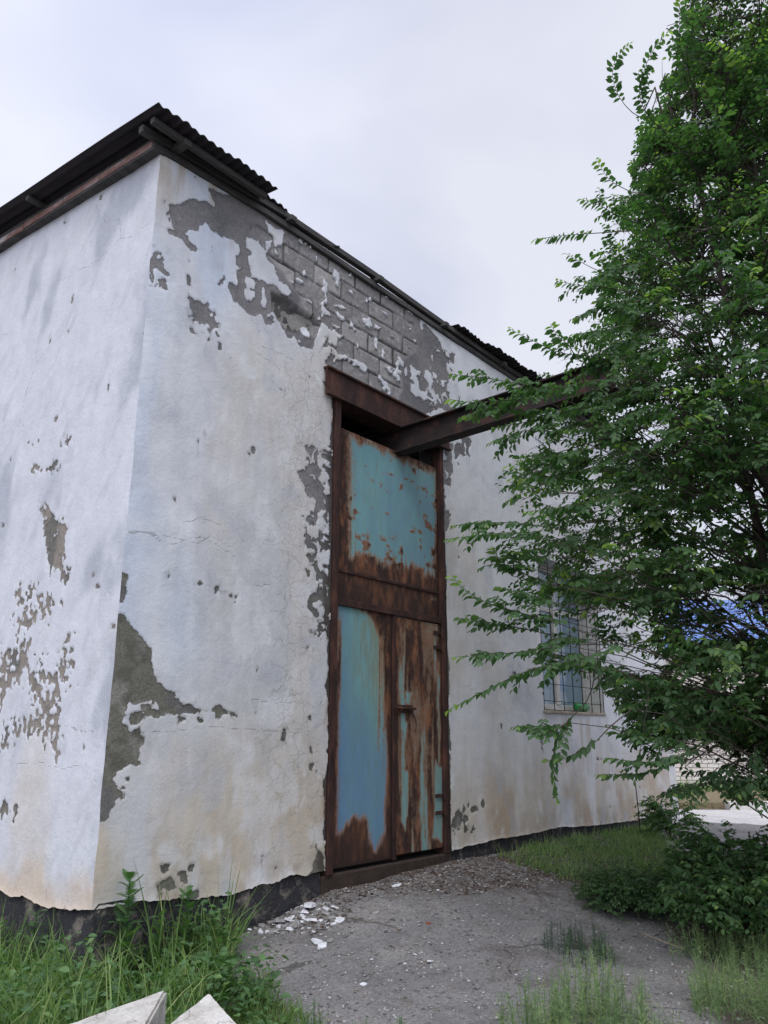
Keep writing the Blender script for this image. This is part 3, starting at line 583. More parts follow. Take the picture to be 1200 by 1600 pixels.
# ---- door
DOOR = tag(empty('door', (DX0, .03, 0), parent=B)); 
def local(o, par):  # geometry is written in world coordinates; move it into the parent's frame
    o.parent = par; M = Matrix.Identity(4); p = par
    while p: M = Matrix.Translation(p.location) @ Matrix.Rotation(p.rotation_euler.z, 4, 'Z') @ M; p = p.parent
    o.matrix_parent_inverse = M.inverted(); return o
def sheet(name, x0, x1, z0, z1, y, parent, blues, dark=None, tint=None, thick=.02, base=1., shear=0.):
    st = .012; xs = np.linspace(x0, x1, max(3, int((x1-x0)/st))); zs = np.linspace(z0, z1, max(3, int((z1-z0)/st)))
    X, Z = np.meshgrid(xs, zs, indexing='ij'); r = np.full(X.shape, base)
    f = np.full(X.shape, -.25)
    for p in blues: f = np.maximum(f, sdf([FWD(*q) for q in p], X, Z))
    f2 = f+fbm(X*16, Z*1.1, 0, 4, 4)*.07+fbm(X*4, Z*3, 0, 5, 4)*.03; r = base-(base-.05)*(sst(-.03, .19, f2) if name == 'upper_panel' else sst(-.085, .08, f2))
    if name == 'right_leaf':
        s = fbm(X*17, Z*1.3, 0, 71, 4); r = .92-.5*sst(.1, .5, s)-.32*sst(-.1, .4, fbm(X*7, Z*1.6, 0, 72, 4)); r = np.maximum(r, 1-(1-r)*sst(.0, .10, np.minimum(X-x0, x1-X)))
        r = np.where(f > -.2, np.minimum(r, 1-.85*sst(-.035, .04, f+fbm(X*28, Z*5, 0, 73, 4)*.035)), r)
    if name == 'upper_panel':
        r = r+.62*sst(.16, .6, fbm(X*9, Z*12, 0, 91, 6)+.10*sst(3.3, 3.7, X))+.3*sst(.0, .5, fbm(X*34, Z*1.5, 0, 92, 3))*sst(3.4, 2.8, Z)
        for q in [(612, 741), (634, 748), (645, 752)]:
            u_, w_ = FWD(*q); r = r+.7*np.exp(-(((X-u_)/.05)**2+((Z-w_)/.012)**2))
    if name == 'left_leaf': r = r+.5*sst(.1, .5, fbm(X*24, Z*.9, 0, 93, 4))*sst(2.35, 2.65, X)*sst(.6, 1.3, Z)
    tn = np.full(X.shape, .5) if tint is None else tint(X, Z); dk = np.zeros(X.shape) if dark is None else dark(X, Z)
    yy = y+fbm(X*1.5, Z*1.5, 0, 81, 3)*.008
    n, k = X.shape; idx = np.arange(n*k).reshape(n, k)
    A = np.stack([X, yy, Z], -1).reshape(-1, 3); Fq = np.stack([idx[:-1, :-1], idx[1:, :-1], idx[1:, 1:], idx[:-1, 1:]], -1).reshape(-1, 4)
    # rim going back
    loop = list(idx[:, 0])+list(idx[-1, 1:])+list(idx[-2::-1, -1])+list(idx[0, -2:0:-1]); b = A[loop]+np.array([0, thick, 0]); nb = len(A)
    rim = [(loop[(i+1) % len(loop)], loop[i], nb+i, nb+(i+1) % len(loop)) for i in range(len(loop))]
    V = np.vstack([A, b]); ext = lambda q, v: np.concatenate([q.ravel(), np.full(len(b), v)])
    me = npmesh(name, V, np.vstack([Fq, np.array(rim)]), {'rust': ext(r, 1), 'tint': ext(tn, .5), 'dark': ext(dk, .6)})
    return local(link(name, me, M_DOOR), parent)
FWD = lambda x, y: (lambda p: (p[0], p[2]))(hit(x, y, 1, .04))
g3 = lambda L_: [(450+u/2.58, 780+v/2.58) for u, v in L_]
LX0 = 2.225; LX1 = 3.86; MID = FWD(614, 1150)[0]; ZL = 2.24
up_blue = [[(541, 668), (600, 693), (684, 735), (687, 800), (686, 914), (650, 902), (600, 890), (560, 880), (541, 878)], [(668, 924), (684, 928), (684, 950), (670, 948)]]
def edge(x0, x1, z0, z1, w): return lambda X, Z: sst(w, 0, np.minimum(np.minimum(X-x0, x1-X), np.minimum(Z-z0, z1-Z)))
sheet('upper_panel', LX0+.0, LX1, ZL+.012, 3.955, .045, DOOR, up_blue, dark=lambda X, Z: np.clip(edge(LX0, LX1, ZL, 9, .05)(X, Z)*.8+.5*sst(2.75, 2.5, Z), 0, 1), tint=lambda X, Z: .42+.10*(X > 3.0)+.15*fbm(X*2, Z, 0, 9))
lb = [g3([(205, 412), (275, 425), (330, 470), (375, 560), (385, 700), (392, 960), (388, 1200), (380, 1330), (352, 1405), (335, 1380), (328, 1290), (290, 1275), (250, 1300), (205, 1335), (207, 1000), (214, 800), (210, 600)])]
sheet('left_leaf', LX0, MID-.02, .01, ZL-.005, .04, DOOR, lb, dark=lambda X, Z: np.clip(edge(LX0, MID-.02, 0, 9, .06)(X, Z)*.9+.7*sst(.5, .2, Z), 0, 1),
      tint=lambda X, Z: .38+.45*sst(1.75, .9, Z)+.3*sst(2.5, 2.3, X)-.4*sst(2.5, 2.85, X)*sst(.6, 1.6, Z))
rb = [g3([(598, 640), (608, 650), (606, 800), (612, 1100), (600, 1060)]), g3([(455, 1080), (482, 1100), (485, 1200), (470, 1330), (450, 1300)]), g3([(530, 1090), (550, 1100), (545, 1240), (535, 1350), (525, 1250)]),
      g3([(455, 890), (475, 900), (470, 1075), (457, 1060)]), g3([(470, 770), (495, 780), (490, 830), (470, 820)]), g3([(525, 930), (540, 960), (530, 1040)]), g3([(590, 1050), (620, 1080), (618, 1380), (575, 1370), (590, 1200)])]
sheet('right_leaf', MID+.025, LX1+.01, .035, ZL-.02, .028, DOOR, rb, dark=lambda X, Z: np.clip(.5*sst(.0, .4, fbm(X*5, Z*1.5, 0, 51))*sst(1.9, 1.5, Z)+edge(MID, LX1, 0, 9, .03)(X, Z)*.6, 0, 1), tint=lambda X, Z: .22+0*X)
def steel(name, boxes, parent, mt=M_RUST, bev=.004):
    m = MB()
    for b in boxes: m.box(*b)
    return local(m.build(name, mt, None, bevel=bev), parent)
steel('door_frame', [(DX0+.012, LX0-.006, -.012, .12, -.02, 4.28), (LX1+.014, DX1-.012, -.002, .12, -.02, 4.28), (MID-.016, MID+.02, .018, .09, .0, ZL), (LX0-.004, LX1+.012, .012, .036, ZL-.012, ZL+.05)], DOOR)
for k, zz in enumerate([(ZL+.30)]):
    steel('stiffener', [(LX0+.01, LX1-.01, .030, .040, zz, zz+.03)], DOOR)
def bolt_(parent, name, px, py, w, h, d=.03, mt=M_RUST):
    p = FWD(px, py); return steel(name, [(p[0]-w/2, p[0]+w/2, .0+.028-d, .027, p[1]-h/2, p[1]+h/2)], parent, mt, .006)
# hinges: knuckle tube + strap
for px, py in [(692, 991), (694, 1014), (697, 1242), (698, 1268)]:
    p = FWD(px, py); m = MB(); m.tube([(LX1+.014, .005, p[1]-.045), (LX1+.014, .005, p[1]+.045)], .014, 10); m.box(LX1-.13, LX1+.012, .012, .026, p[1]-.016, p[1]+.016)
    local(m.build('hinge', M_RUST, None), DOOR)
p = FWD(633, 1107); m = MB(); m.box(MID+.04, MID+.27, .005, .026, p[1]-.045, p[1]+.03); m.tube([(MID-.05, -.006, p[1]), (MID+.30, -.006, p[1])], .012, 8)
for q in (.06, .22): m.tube([(MID+q, .02, p[1]-.03), (MID+q, -.014, p[1]-.02), (MID+q, -.02, p[1]), (MID+q, -.014, p[1]+.02), (MID+q, .02, p[1]+.03)], .006, 6)
local(m.build('latch', M_RUST, None), DOOR)
p = FWD(642, 1128); m = MB(); m.tube([(p[0]-.06+.11*math.cos(t), .012, p[1]+.12*math.sin(t)-.03) for t in np.linspace(1.5, -.6, 9)], .004, 5); local(m.build('wire_loop', M_RUST, None), DOOR)
for zz in (.6, 1.7):
    m = MB(); m.tube([(LX0-.01, -.006, zz-.05), (LX0-.01, -.006, zz+.05)], .013, 10); local(m.build('hinge', M_RUST, None), DOOR)
# lintel: steel channel
LZ = 4.475; m = MB(); x0, x1 = 1.975, 4.02
m.box(x0, x1, -.035, -.018, 4.185, LZ); m.box(x0, x1, -.060, -.0352, LZ-.022, LZ); m.box(x0, x1, -.060, -.0352, 4.185, 4.205); m.box(x0, x1, -.0178, .06, LZ-.02, LZ); m.box(DX0, DX1, -.0178, .2, 4.185, 4.2)
m.build('lintel', M_RUST, B, bevel=.003)
# crane beam (I section) sticking out of the opening
m = MB(); bx = 3.17; ya, yb = 1.2, -2.36
def ib(yy): return 3.925+(-yy)*.035
P = lambda x, y, z: (bx+x, y, ib(y)+z)
for (xa, xb, za, zb_) in [(-.075, .075, 0, .016), (-.075, .075, .254, .27), (-.006, .006, .0162, .2538)]:
    m.hexa([P(xa, yb, za), P(xb, yb, za), P(xb, ya, za), P(xa, ya, za), P(xa, yb, zb_), P(xb, yb, zb_), P(xb, ya, zb_), P(xa, ya, zb_)])
m.build('hoist_beam', M_BEAM, B, bevel=.003)

# ---- window
WIN = empty('window', (WX0, 0, WZ0), parent=B)
M_FRAME = simple('white_window_paint', (.42, .41, .38), (.62, .62, .60), 10, .6, 0, .002)
m = MB(); y0, y1 = .25, .30; fx0, fx1, fz0, fz1 = WX0+.01, WX1-.01, WZ0+.03, WZ1-.01
m.box(fx0, fx1, y0, y1, fz0, fz0+.07); m.box(fx0, fx1, y0, y1, fz1-.07, fz1); m.box(fx0, fx0+.06, y0, y1, fz0+.0702, fz1-.0702); m.box(fx1-.06, fx1, y0, y1, fz0+.0702, fz1-.0702)
mid = .5*(fx0+fx1); m.box(mid-.05, mid+.05, y0-.012, y1, fz0+.0702, fz1-.0702); m.box(fx0+.0602, mid-.0502, y0, y1, fz1-.62, fz1-.56); m.box(mid+.0502, fx1-.0602, y0, y1, fz1-.62, fz1-.56)
local(m.build('frame', M_FRAME, None, bevel=.004), WIN)
mg, ntg, bgx = mat('window_glass', .06, 0, .9); bgx.inputs['Base Color'].default_value = (.17, .25, .31, 1)
bump(ntg, bgx, noise(ntg, coord(ntg), 1.2, 2), .02)
m = MB(); m.box(fx0+.05, fx1-.05, .272, .278, fz0+.06, fz1-.06); local(m.build('pane', mg, None), WIN)
m = MB()
for i in range(7):
    x = WX0+.05+i*(WX1-WX0-.1)/6; m.tube([(x, .03, WZ0+.0), (x, .03, WZ1-.0)], .0058, 6)
for i in range(9):
    z = WZ0+.12+i*.21; m.tube([(WX0-.0, .036, z), (WX1+.0, .036, z)], .0045, 6)
local(m.build('grille', M_BEAM, None, smooth=True), WIN)
m = MB(); m.box(WX0-.02, WX1+.02, -.015, .36, WZ0-.035, WZ0+.004); local(m.build('sill', simple('stained_sill', (.22, .18, .14), (.42, .37, .30), 6, .9, 0, .008), None, bevel=.008), WIN)
m = MB(); m.box(WX0-.012, WX0+.002, .012, .36, WZ0+.004, WZ1); m.box(WX1-.002, WX1+.012, .012, .36, WZ0+.004, WZ1); m.box(WX0+.0022, WX1-.0022, .012, .36, WZ1-.002, WZ1+.014)
local(m.build('reveal', M_PALE, None), WIN)
# bottle lying on the sill
p = hit(908, 1107, 1, .10); bx0 = p[0]
prof = [(0, .0), (.0, .028), (.01, .038), (.05, .040), (.10, .037), (.15, .040), (.22, .040), (.27, .030), (.305, .016), (.31, .016)]
def lathe(prof, n=20):
    V = []; F = []
    for a, r in prof:
        for k in range(n): t = 2*math.pi*k/n; V.append((a, max(r, .0005)*math.cos(t), max(r, .0005)*math.sin(t)))
    for i in range(len(prof)-1):
        for k in range(n): F.append((i*n+k, i*n+(k+1) % n, (i+1)*n+(k+1) % n, (i+1)*n+k))
    return V, F
mgp, ntp, bp = mat('green_plastic', .18, 0, .5); bp.inputs['Base Color'].default_value = (.05, .42, .12, 1); bp.inputs['Transmission Weight'].default_value = .45
bump(ntp, bp, noise(ntp, coord(ntp), 14, 3), .02)
bt = tag(empty('bottle', (7.1, .10, WZ0+.078), R(8)), 'green plastic bottle lying on the sill of the barred window', 'bottle')
V, F = lathe(prof); m = MB(); m.add(V, F); o = m.build('bottle_body', mgp, bt, smooth=True)
V, F = lathe([(.311, .0), (.311, .018), (.333, .018), (.333, .0)]); m = MB(); m.add(V, F); o = m.build('cap', simple('green_cap', (.03, .25, .08), (.05, .3, .1), 5, .4), bt)
bt.scale = (1.5, 1.5, 1.5)

# ---- roof
def corrugated(name, x0, x1, yf0, yf1, yb, z0, slope, parent, seed=0, ragged=.0, pitch=.09, amp=.011, sag=0.):
    rr = random.Random(seed); n = max(8, int((x1-x0)/pitch*10)); V = []; F = []; ny = 14
    for i in range(n+1):
        x = x0+(x1-x0)*i/n; yf = yf0+(yf1-yf0)*i/n+ragged*float(fbm(x*7, seed, 0, 5, 3))
        for j in range(ny+1):
            y = yf+(yb-yf)*j/ny; z = z0+slope*y+amp*math.sin(2*math.pi*x/pitch)+sag*math.sin(y*1.7+seed)*.5
            V.append((x, y, z))
    for i in range(n):
        for j in range(ny): a = i*(ny+1)+j; F.append((a, a+ny+1, a+ny+2, a+1))
    m = MB(); m.add(V, F); o = m.build(name, M_ROOF, parent, smooth=True)
    md = o.modifiers.new('thick', 'SOLIDIFY'); md.thickness = .008; md.offset = 1; return o
SL = .092; RZ = 5.775
corrugated('roof_sheet', -.25, 1.03, -.31, -.29, 9.3, RZ-.012, SL, B, 1, .02, sag=.02)
corrugated('roof_sheet', 1.0, 1.75, -.07, -.02, 9.3, RZ+.055, SL, B, 2, .06)
corrugated('roof_sheet', 1.72, 4.18, .75, .8, 9.3, RZ+.075, SL, B, 3, .1)
corrugated('roof_sheet', 4.15, 5.3, -.10, -.16, 9.3, RZ+.03, SL, B, 4, .06)
corrugated('roof_sheet', 5.26, 10.35, -.17, -.17, 9.3, RZ+.04, SL, B, 5, .05)
def ztop(x): return float(zt(x))
m = MB(); xs = [-.0, 1.2, 2.3, 3.3, 4.3, 5.5, 7.5, XE+.2]
for a, b in zip(xs[:-1], xs[1:]): m.beam((a+.001, .035, ztop(a)+.032), (b-.001, .035, ztop(b)+.032), .12, .06)
m.build('wall_plate', M_WOOD, B, bevel=.006)
def ptop(x): return float(np.interp(x, [-.25, 1.2, 1.4, 3.9, 4.1, 10], [5.705, 5.71, ztop(1.4)+.155, ztop(3.9)+.135, 5.73, 5.75]))
m = MB(); xs = [-.2, 1.35, 2.72, 3.95, 5.4, 7.5, XE+.3]
for a, b in zip(xs[:-1], xs[1:]): m.beam((a+.001, -.01, ptop(a)+.0), (b-.001, -.01, ptop(b)+.0), .06, .062)
m.build('purlin', M_WOOD, B, bevel=.005)
m = MB(); m.beam((-.2, -.16, RZ-.055-.16*SL), (1.0, -.16, RZ-.052-.16*SL), .05, .05); m.build('purlin', M_WOOD, B, bevel=.005)
for x in (.12, 1.42, 2.72, 3.93, 5.25, 6.6, 8., 9.4):
    y0 = -.1 if x > .5 else -.2
    m = MB(); zc = ztop(x)+.066; m.beam((x, y0, zc+.028+SL*y0), (x, 8.9, zc+.028+SL*8.9), .07, .05); m.build('rafter', M_WOOD, B, bevel=.004)
# verge: fascia boards along the side wall, lookouts under the sheet
pts = [(-.065, .0, 5.655), (-.065, 1.35, 5.745), (-.07, 2.05, 5.79), (-.075, 3.4, 5.90)]
for (a, b), dz in zip(zip(pts[:-1], pts[1:]), (0, .0, -.012)):
    m = MB(); m.beam((a[0], a[1]+.006, a[2]+dz), (b[0], b[1]-.006, b[2]+dz), .022, .062); m.build('fascia_board', M_WOODL, B, bevel=.003)
m = MB(); m.beam((-.02, -.02, 5.63), (-.02, 8.9, 5.63+.068*8.9), .10, .06); m.build('wall_plate', M_WOOD, B)
m = MB(); m.beam((-.02, -.02, 5.70), (-.02, 8.9, 5.70+.078*8.9), .07, .06); m.build('wall_plate', M_WOOD, B)
for y in (1.75, 3.5):
    m = MB(); z = RZ-.055+SL*y; m.beam((-.22, y, z), (.3, y, z), .04, .05, (0, 1, 0)); m.build('lookout', M_WOOD, B)
# loose bits on the roof edge
for px, py, l in [(738, 529, .22), (520, 385, .12)]:
    p = hit(px, py, 1, -.02); m = MB(); m.beam((p[0]-l/2, -.02, p[2]-.02), (p[0]+l/2, -.05, p[2]+.012), .03, .012); m.build('loose_slat', M_WOOD, B)

# ------------------------------------------------------------------ far brick building, kerb, road
def brick_mat():
    m, nt, b = mat('silicate_brick', .9, 0, .2); t = N(nt, 'ShaderNodeTexCoord'); 
    sp = N(nt, 'ShaderNodeSeparateXYZ'); cb = N(nt, 'ShaderNodeCombineXYZ'); L(nt, t.outputs['Object'], sp.inputs[0]); L(nt, sp.outputs[0], cb.inputs[0]); L(nt, sp.outputs[2], cb.inputs[1])
    br = N(nt, 'ShaderNodeTexBrick'); L(nt, cb.outputs[0], br.inputs['Vector'])
    br.inputs['Scale'].default_value = 1; br.inputs['Brick Width'].default_value = .29; br.inputs['Row Height'].default_value = .105; br.inputs['Mortar Size'].default_value = .011
    br.inputs['Color1'].default_value = (.72, .69, .64, 1); br.inputs['Color2'].default_value = (.66, .60, .55, 1); br.inputs['Mortar'].default_value = (.26, .23, .21, 1)
    c = mix(nt, .4, br.outputs['Color'], ramp(nt, noise(nt, t.outputs['Object'], 1.2, 6), [(.3, .38), (.7, .62)]), 'OVERLAY'); L(nt, c, b.inputs['Base Color']); return m
th = math.atan2(R0[1], R0[0]); base = dep(1035, 1229, 21)
BB = tag(empty('brick_building', (base[0]-R0[0]*4, base[1]-R0[1]*4, -.6), th), 'pale brick building with a bright blue metal roof behind the tree', 'building')
def bb(name, mt, f, **k): m = MB(); f(m); return m.build(name, mt, BB, **k)
bb('wall', brick_mat(), lambda m: m.box(0, 22, 0, 7, 0, 4.05))
M_BLUE, _n, _b = mat('blue_metal_roof', .4, 0, .5); _b.inputs['Base Color'].default_value = (.12, .22, .55, 1)
wv = N(_n, 'ShaderNodeTexWave', wave_type='BANDS', bands_direction='X'); wv.inputs['Scale'].default_value = 1.6; L(_n, coord(_n), wv.inputs[0]); bump(_n, _b, wv.outputs[0], .03)
def rf(m):
    m.hexa([(-.4, -.5, 4.0), (22.4, -.5, 4.0), (22.4, 3.5, 5.85), (-.4, 3.5, 5.85), (-.4, -.5, 4.06), (22.4, -.5, 4.06), (22.4, 3.5, 5.91), (-.4, 3.5, 5.91)])
    m.hexa([(-.4, 3.502, 5.85), (22.4, 3.502, 5.85), (22.4, 7.5, 4.0), (-.4, 7.5, 4.0), (-.4, 3.502, 5.91), (22.4, 3.502, 5.91), (22.4, 7.5, 4.06), (-.4, 7.5, 4.06)])
bb('roof', M_BLUE, rf)
bb('eave_board', M_WOOD, lambda m: m.box(-.4, 22.4, -.48, -.44, 3.88, 3.995))
bb('door', M_BEAM, lambda m: m.box(15, 16, -.03, -.002, .5, 2.6))
def strip(name, d0, d1, dz, mt, kind='structure', lat=(1.5, 40), h=0.):
    P = []
    fw_ = np.array([math.sin(YAW), math.cos(YAW), 0]); 
    for d, l in ((d0, lat[0]), (d0, lat[1]), (d1, lat[1]), (d1, lat[0])):
        q = CAM+fw_*d+R0*l; P.append((q[0], q[1], -.205+dz))
    m = MB(); lo = [(a, b, c-.3) for a, b, c in P]; m.hexa(lo+P); return m.build(name, mt, None)
M_ROAD = simple('pale_concrete', (.46, .44, .42), (.60, .58, .55), 2, .9, 0, .01)
tag(strip('road', 12.2, 15.9, .014, M_ROAD, lat=(4.3, 60)), kind='structure')
tag(strip('kerb', 15.902, 16.15, .15, simple('whitewashed_kerb', (.45, .44, .41), (.65, .63, .6), 3, .85), lat=(6.4, 60)), kind='structure')
tag(strip('verge', 16.152, 20.99, .12, simple('dry_grass_soil', (.14, .10, .06), (.30, .24, .15), 14, .95, 0, .05, (1, 1, 1), .2, (.16, .20, .08)), lat=(4.4, 60)), kind='structure')

# ------------------------------------------------------------------ vegetation generators
def blades(P, D, Ln, Wd, droop, rs, seg=4):
    """grass blades: roots P, initial unit directions D, lengths, widths, droop"""
    n = len(P); t = np.linspace(0, 1, seg+1)
    az = rs.uniform(0, 2*math.pi, n); side = np.stack([np.cos(az), np.sin(az), 0*az], -1)
    V = np.zeros((n, (seg+1)*2, 3))
    for i, u in enumerate(t):
        c = P+D*(Ln*u)[:, None]; h = D[:, :2]; hn = h/np.maximum(np.linalg.norm(h, axis=1), 1e-6)[:, None]
        c = c+np.concatenate([hn*(droop*Ln*u**2)[:, None]*.7, (-droop*Ln*u**2.4)[:, None]*.75], 1)
        w = (Wd*(1-u**1.6)*(.55+.9*min(u*3, 1)*.5)+.0004)[:, None]
        V[:, 2*i] = c-side*w/2; V[:, 2*i+1] = c+side*w/2
    k = (seg+1)*2; base_ = np.arange(n)[:, None, None]*k; q = np.array([[2*i, 2*i+1, 2*i+3, 2*i+2] for i in range(seg)])[None]
    return V.reshape(-1, 3), (base_+q).reshape(-1, 4), k
LT = np.array([(0, 0, 0), (.24, .36, .10), (.62, .40, .12), (1., 0., -.02), (.62, -.40, .12), (.24, -.36, .10), ])
def leaves(P, T, Nn, Ln, Wr=.62):
    """folded ovate leaves: P root, T direction, Nn normal, Ln length"""
    T = T/np.linalg.norm(T, axis=1)[:, None]; Sd = np.cross(Nn, T); Sd /= np.maximum(np.linalg.norm(Sd, axis=1), 1e-6)[:, None]; Nn = np.cross(T, Sd)
    n = len(P); V = np.zeros((n, 6, 3))
    curl = RS.uniform(-.15, .25, n)
    for i, (a, b, c) in enumerate(LT):
        V[:, i] = P+T*(Ln*a)[:, None]+Sd*(Ln*b*Wr*(1 if True else 0))[:, None]+Nn*(Ln*(c-curl*a*a))[:, None]
    b_ = np.arange(n)[:, None, None]*6; return V.reshape(-1, 3), (b_+np.array([[0, 1, 2, 3], [0, 3, 4, 5]])[None]).reshape(-1, 4)
def outside(p, px):                          # keep a root clear of the walls
    p = np.array(p, float)
    if p[0] > -.09 and p[1] > -.09:
        if px < 143: p[0] = -.12
        else: p[1] = -.12
    p[2] = gz(p[0], p[1]); return p
def clampV(V, p):
    V = np.array(V); ins = (V[:, 0] > -.025) & (V[:, 1] > -.035)
    if p[0] < -.05: V[:, 0] = np.where(ins, -.025, V[:, 0])
    else: V[:, 1] = np.where(ins, -.035, V[:, 1])
    return V
class Plant:
    def __init__(s): s.LP = []; s.LT = []; s.LN = []; s.LL = []; s.LV = []; s.tw = []
    def shoot(s, pts, ll=.055, sp=.026, r0=.004, young=0., skip=.12, tipv=.35):
        """pts: polyline of the shoot; leaves two-ranked along it"""
        pts = np.array(pts, float); seg = np.linalg.norm(np.diff(pts, axis=0), axis=1); cum = np.concatenate([[0], np.cumsum(seg)]); Lt = cum[-1]
        s.tw.append((pts, r0))
        d = np.arange(Lt*skip, Lt, sp); 
        if len(d) == 0: return
        c = np.stack([np.interp(d, cum, pts[:, k]) for k in range(3)], -1); c2 = np.stack([np.interp(np.minimum(d+.02, Lt), cum, pts[:, k]) for k in range(3)], -1)
        c1 = np.stack([np.interp(d-.02, cum, pts[:, k]) for k in range(3)], -1); T = c2-c1; T /= np.maximum(np.linalg.norm(T, axis=1), 1e-6)[:, None]
        up = np.array([.08, .05, 1.]); Sd = np.cross(T, up); ln = np.linalg.norm(Sd, axis=1)[:, None]; Sd = np.where(ln > .15, Sd/np.maximum(ln, 1e-6), np.array([.7, .7, 0]))
        sg = np.where(np.arange(len(d)) % 2, 1., -1.)[:, None]; n = len(d)
        dr = Sd*sg*RS.uniform(.55, 1., (n, 1))+T*RS.uniform(.3, .8, (n, 1))+np.array([0, 0, -1])*RS.uniform(.05, .75, (n, 1))
        Nn = np.cross(Sd, T)*1.+RS.normal(0, .5, (n, 3)); Nn = np.where((Nn[:, 2] < 0)[:, None], -Nn, Nn)
        u = d/Lt; L_ = ll*RS.uniform(.7, 1.15, n)*np.where(u > .8, 1.1-(u-.8)*2.6, 1.)*np.minimum(.6+u*2, 1)
        s.LP.append(c); s.LT.append(dr); s.LN.append(Nn); s.LL.append(L_); s.LV.append(np.clip(RS.uniform(0, .42, n)+young+tipv*sst(.75, 1., u), 0, 1))
    def build(s, parent, mleaf=M_LEAF, mtw=M_BARK, reject=None, fname='crown', tname='twigs', trimmer=None):
        P = np.concatenate(s.LP); T = np.concatenate(s.LT); Nn = np.concatenate(s.LN); Ln = np.concatenate(s.LL); lv = np.concatenate(s.LV)
        if reject is not None: k = ~reject(P); P, T, Nn, Ln, lv = P[k], T[k], Nn[k], Ln[k], lv[k]
        V, Fq = leaves(P, T, Nn, Ln); me = npmesh(fname, V, Fq, {'lv': np.repeat(lv, 6)}); local(link(fname, me, mleaf), parent)
        # twigs: 3-sided tubes
        VV = []; FF = []; b = 0
        for pts, r0 in s.tw:
            if trimmer is not None: pts = trimmer(pts)
            if len(pts) < 2: continue
            n = len(pts); d = np.gradient(pts, axis=0); d /= np.maximum(np.linalg.norm(d, axis=1), 1e-6)[:, None]
            a = np.cross(d, [.2, .3, 1.]); a /= np.maximum(np.linalg.norm(a, axis=1), 1e-6)[:, None]; c = np.cross(d, a)
            r = r0*(1-.75*np.linspace(0, 1, n))[:, None]
            for k in range(3): t = 2*math.pi*k/3; VV.append(pts+(a*math.cos(t)+c*math.sin(t))*r)
            i0 = np.arange(n-1)
            for k in range(3): k2 = (k+1) % 3; FF.append(np.stack([b+k*n+i0, b+k2*n+i0, b+k2*n+i0+1, b+k*n+i0+1], -1))
            b += 3*n
        me = npmesh(tname, np.concatenate(VV), np.concatenate(FF)); local(link(tname, me, mtw), parent); return len(P)
def arc(p, q, bow, n=6, w=.0):
    """curve from p to q bowed upward by bow"""
    t = np.linspace(0, 1, n)[:, None]; p = np.array(p, float); q = np.array(q, float); c = p+(q-p)*t; c[:, 2] += bow*4*(t*(1-t))[:, 0]
    if w: c[1:-1] += RS.normal(0, w, (n-2, 3))
    return c

# ------------------------------------------------------------------ elm tree
tb = on_ground(1300, 1450); TX, TY = tb[0]+.15, tb[1]; TZ = gz(TX, TY)
TREE = tag(empty('elm_tree', (TX, TY, TZ)), 'large leafy green elm tree with long arching branches at the right edge', 'tree')
ELM = Plant()
zk = [.55, .9, 1.3, 1.8, 2.3, 2.9, 3.4, 4.0, 4.6, 5.3, 6.6, 8.0, 9.6]; rk = [.8, 1.6, 2.2, 2.55, 2.65, 2.55, 2.5, 2.25, 1.9, 1.8, 1.5, 1.15, .2]
env = lambda z: float(np.interp(z, zk, rk))
m = MB(); stems = []
for k in range(5):
    az = k*1.256+.4; top = np.array([TX+math.cos(az)*(.5 if k else .1), TY+math.sin(az)*(.5 if k else .1), 6.6+RS.uniform(-1, 1.8)])
    b0 = np.array([TX+math.cos(az)*.06, TY+math.sin(az)*.06, TZ-.1])
    n = 14; t = np.linspace(0, 1, n)[:, None]; c = b0+(top-b0)*t; c[:, 0] += .18*np.sin(t[:, 0]*3+k)*t[:, 0]; c[:, 1] += .15*np.cos(t[:, 0]*4+k)*t[:, 0]
    stems.append(c); m.tube(c, list((.085 if k == 0 else .06)*(1-.85*t[:, 0])+.006), 8)
local(m.build('trunk', M_BARK, None, smooth=True), TREE)
SIL = [(1075, -400), (1062, 0), (1050, 110), (1030, 160), (1008, 215), (985, 300), (955, 330), (940, 400), (930, 470), (900, 520), (880, 545), (860, 580), (830, 600), (800, 610), (790, 650), (835, 690), (800, 735), (790, 800), (760, 820), (780, 850), (815, 890), (790, 940), (840, 985), (850, 1040), (930, 1060), (960, 1110), (980, 1150), (990, 1180), (1060, 1190), (1090, 1215), (1130, 1190), (1150, 1250), (1185, 1262), (1260, 1230), (2500, 1300), (2500, -400)]
def trim(c, tol=0):
    c = np.asarray(c); px, py, d = proj(c); o_ = sdf(SIL, px, py, 200) < tol
    return c[:int(np.argmax(o_))] if o_.any() else c
m = MB(); nl = 230
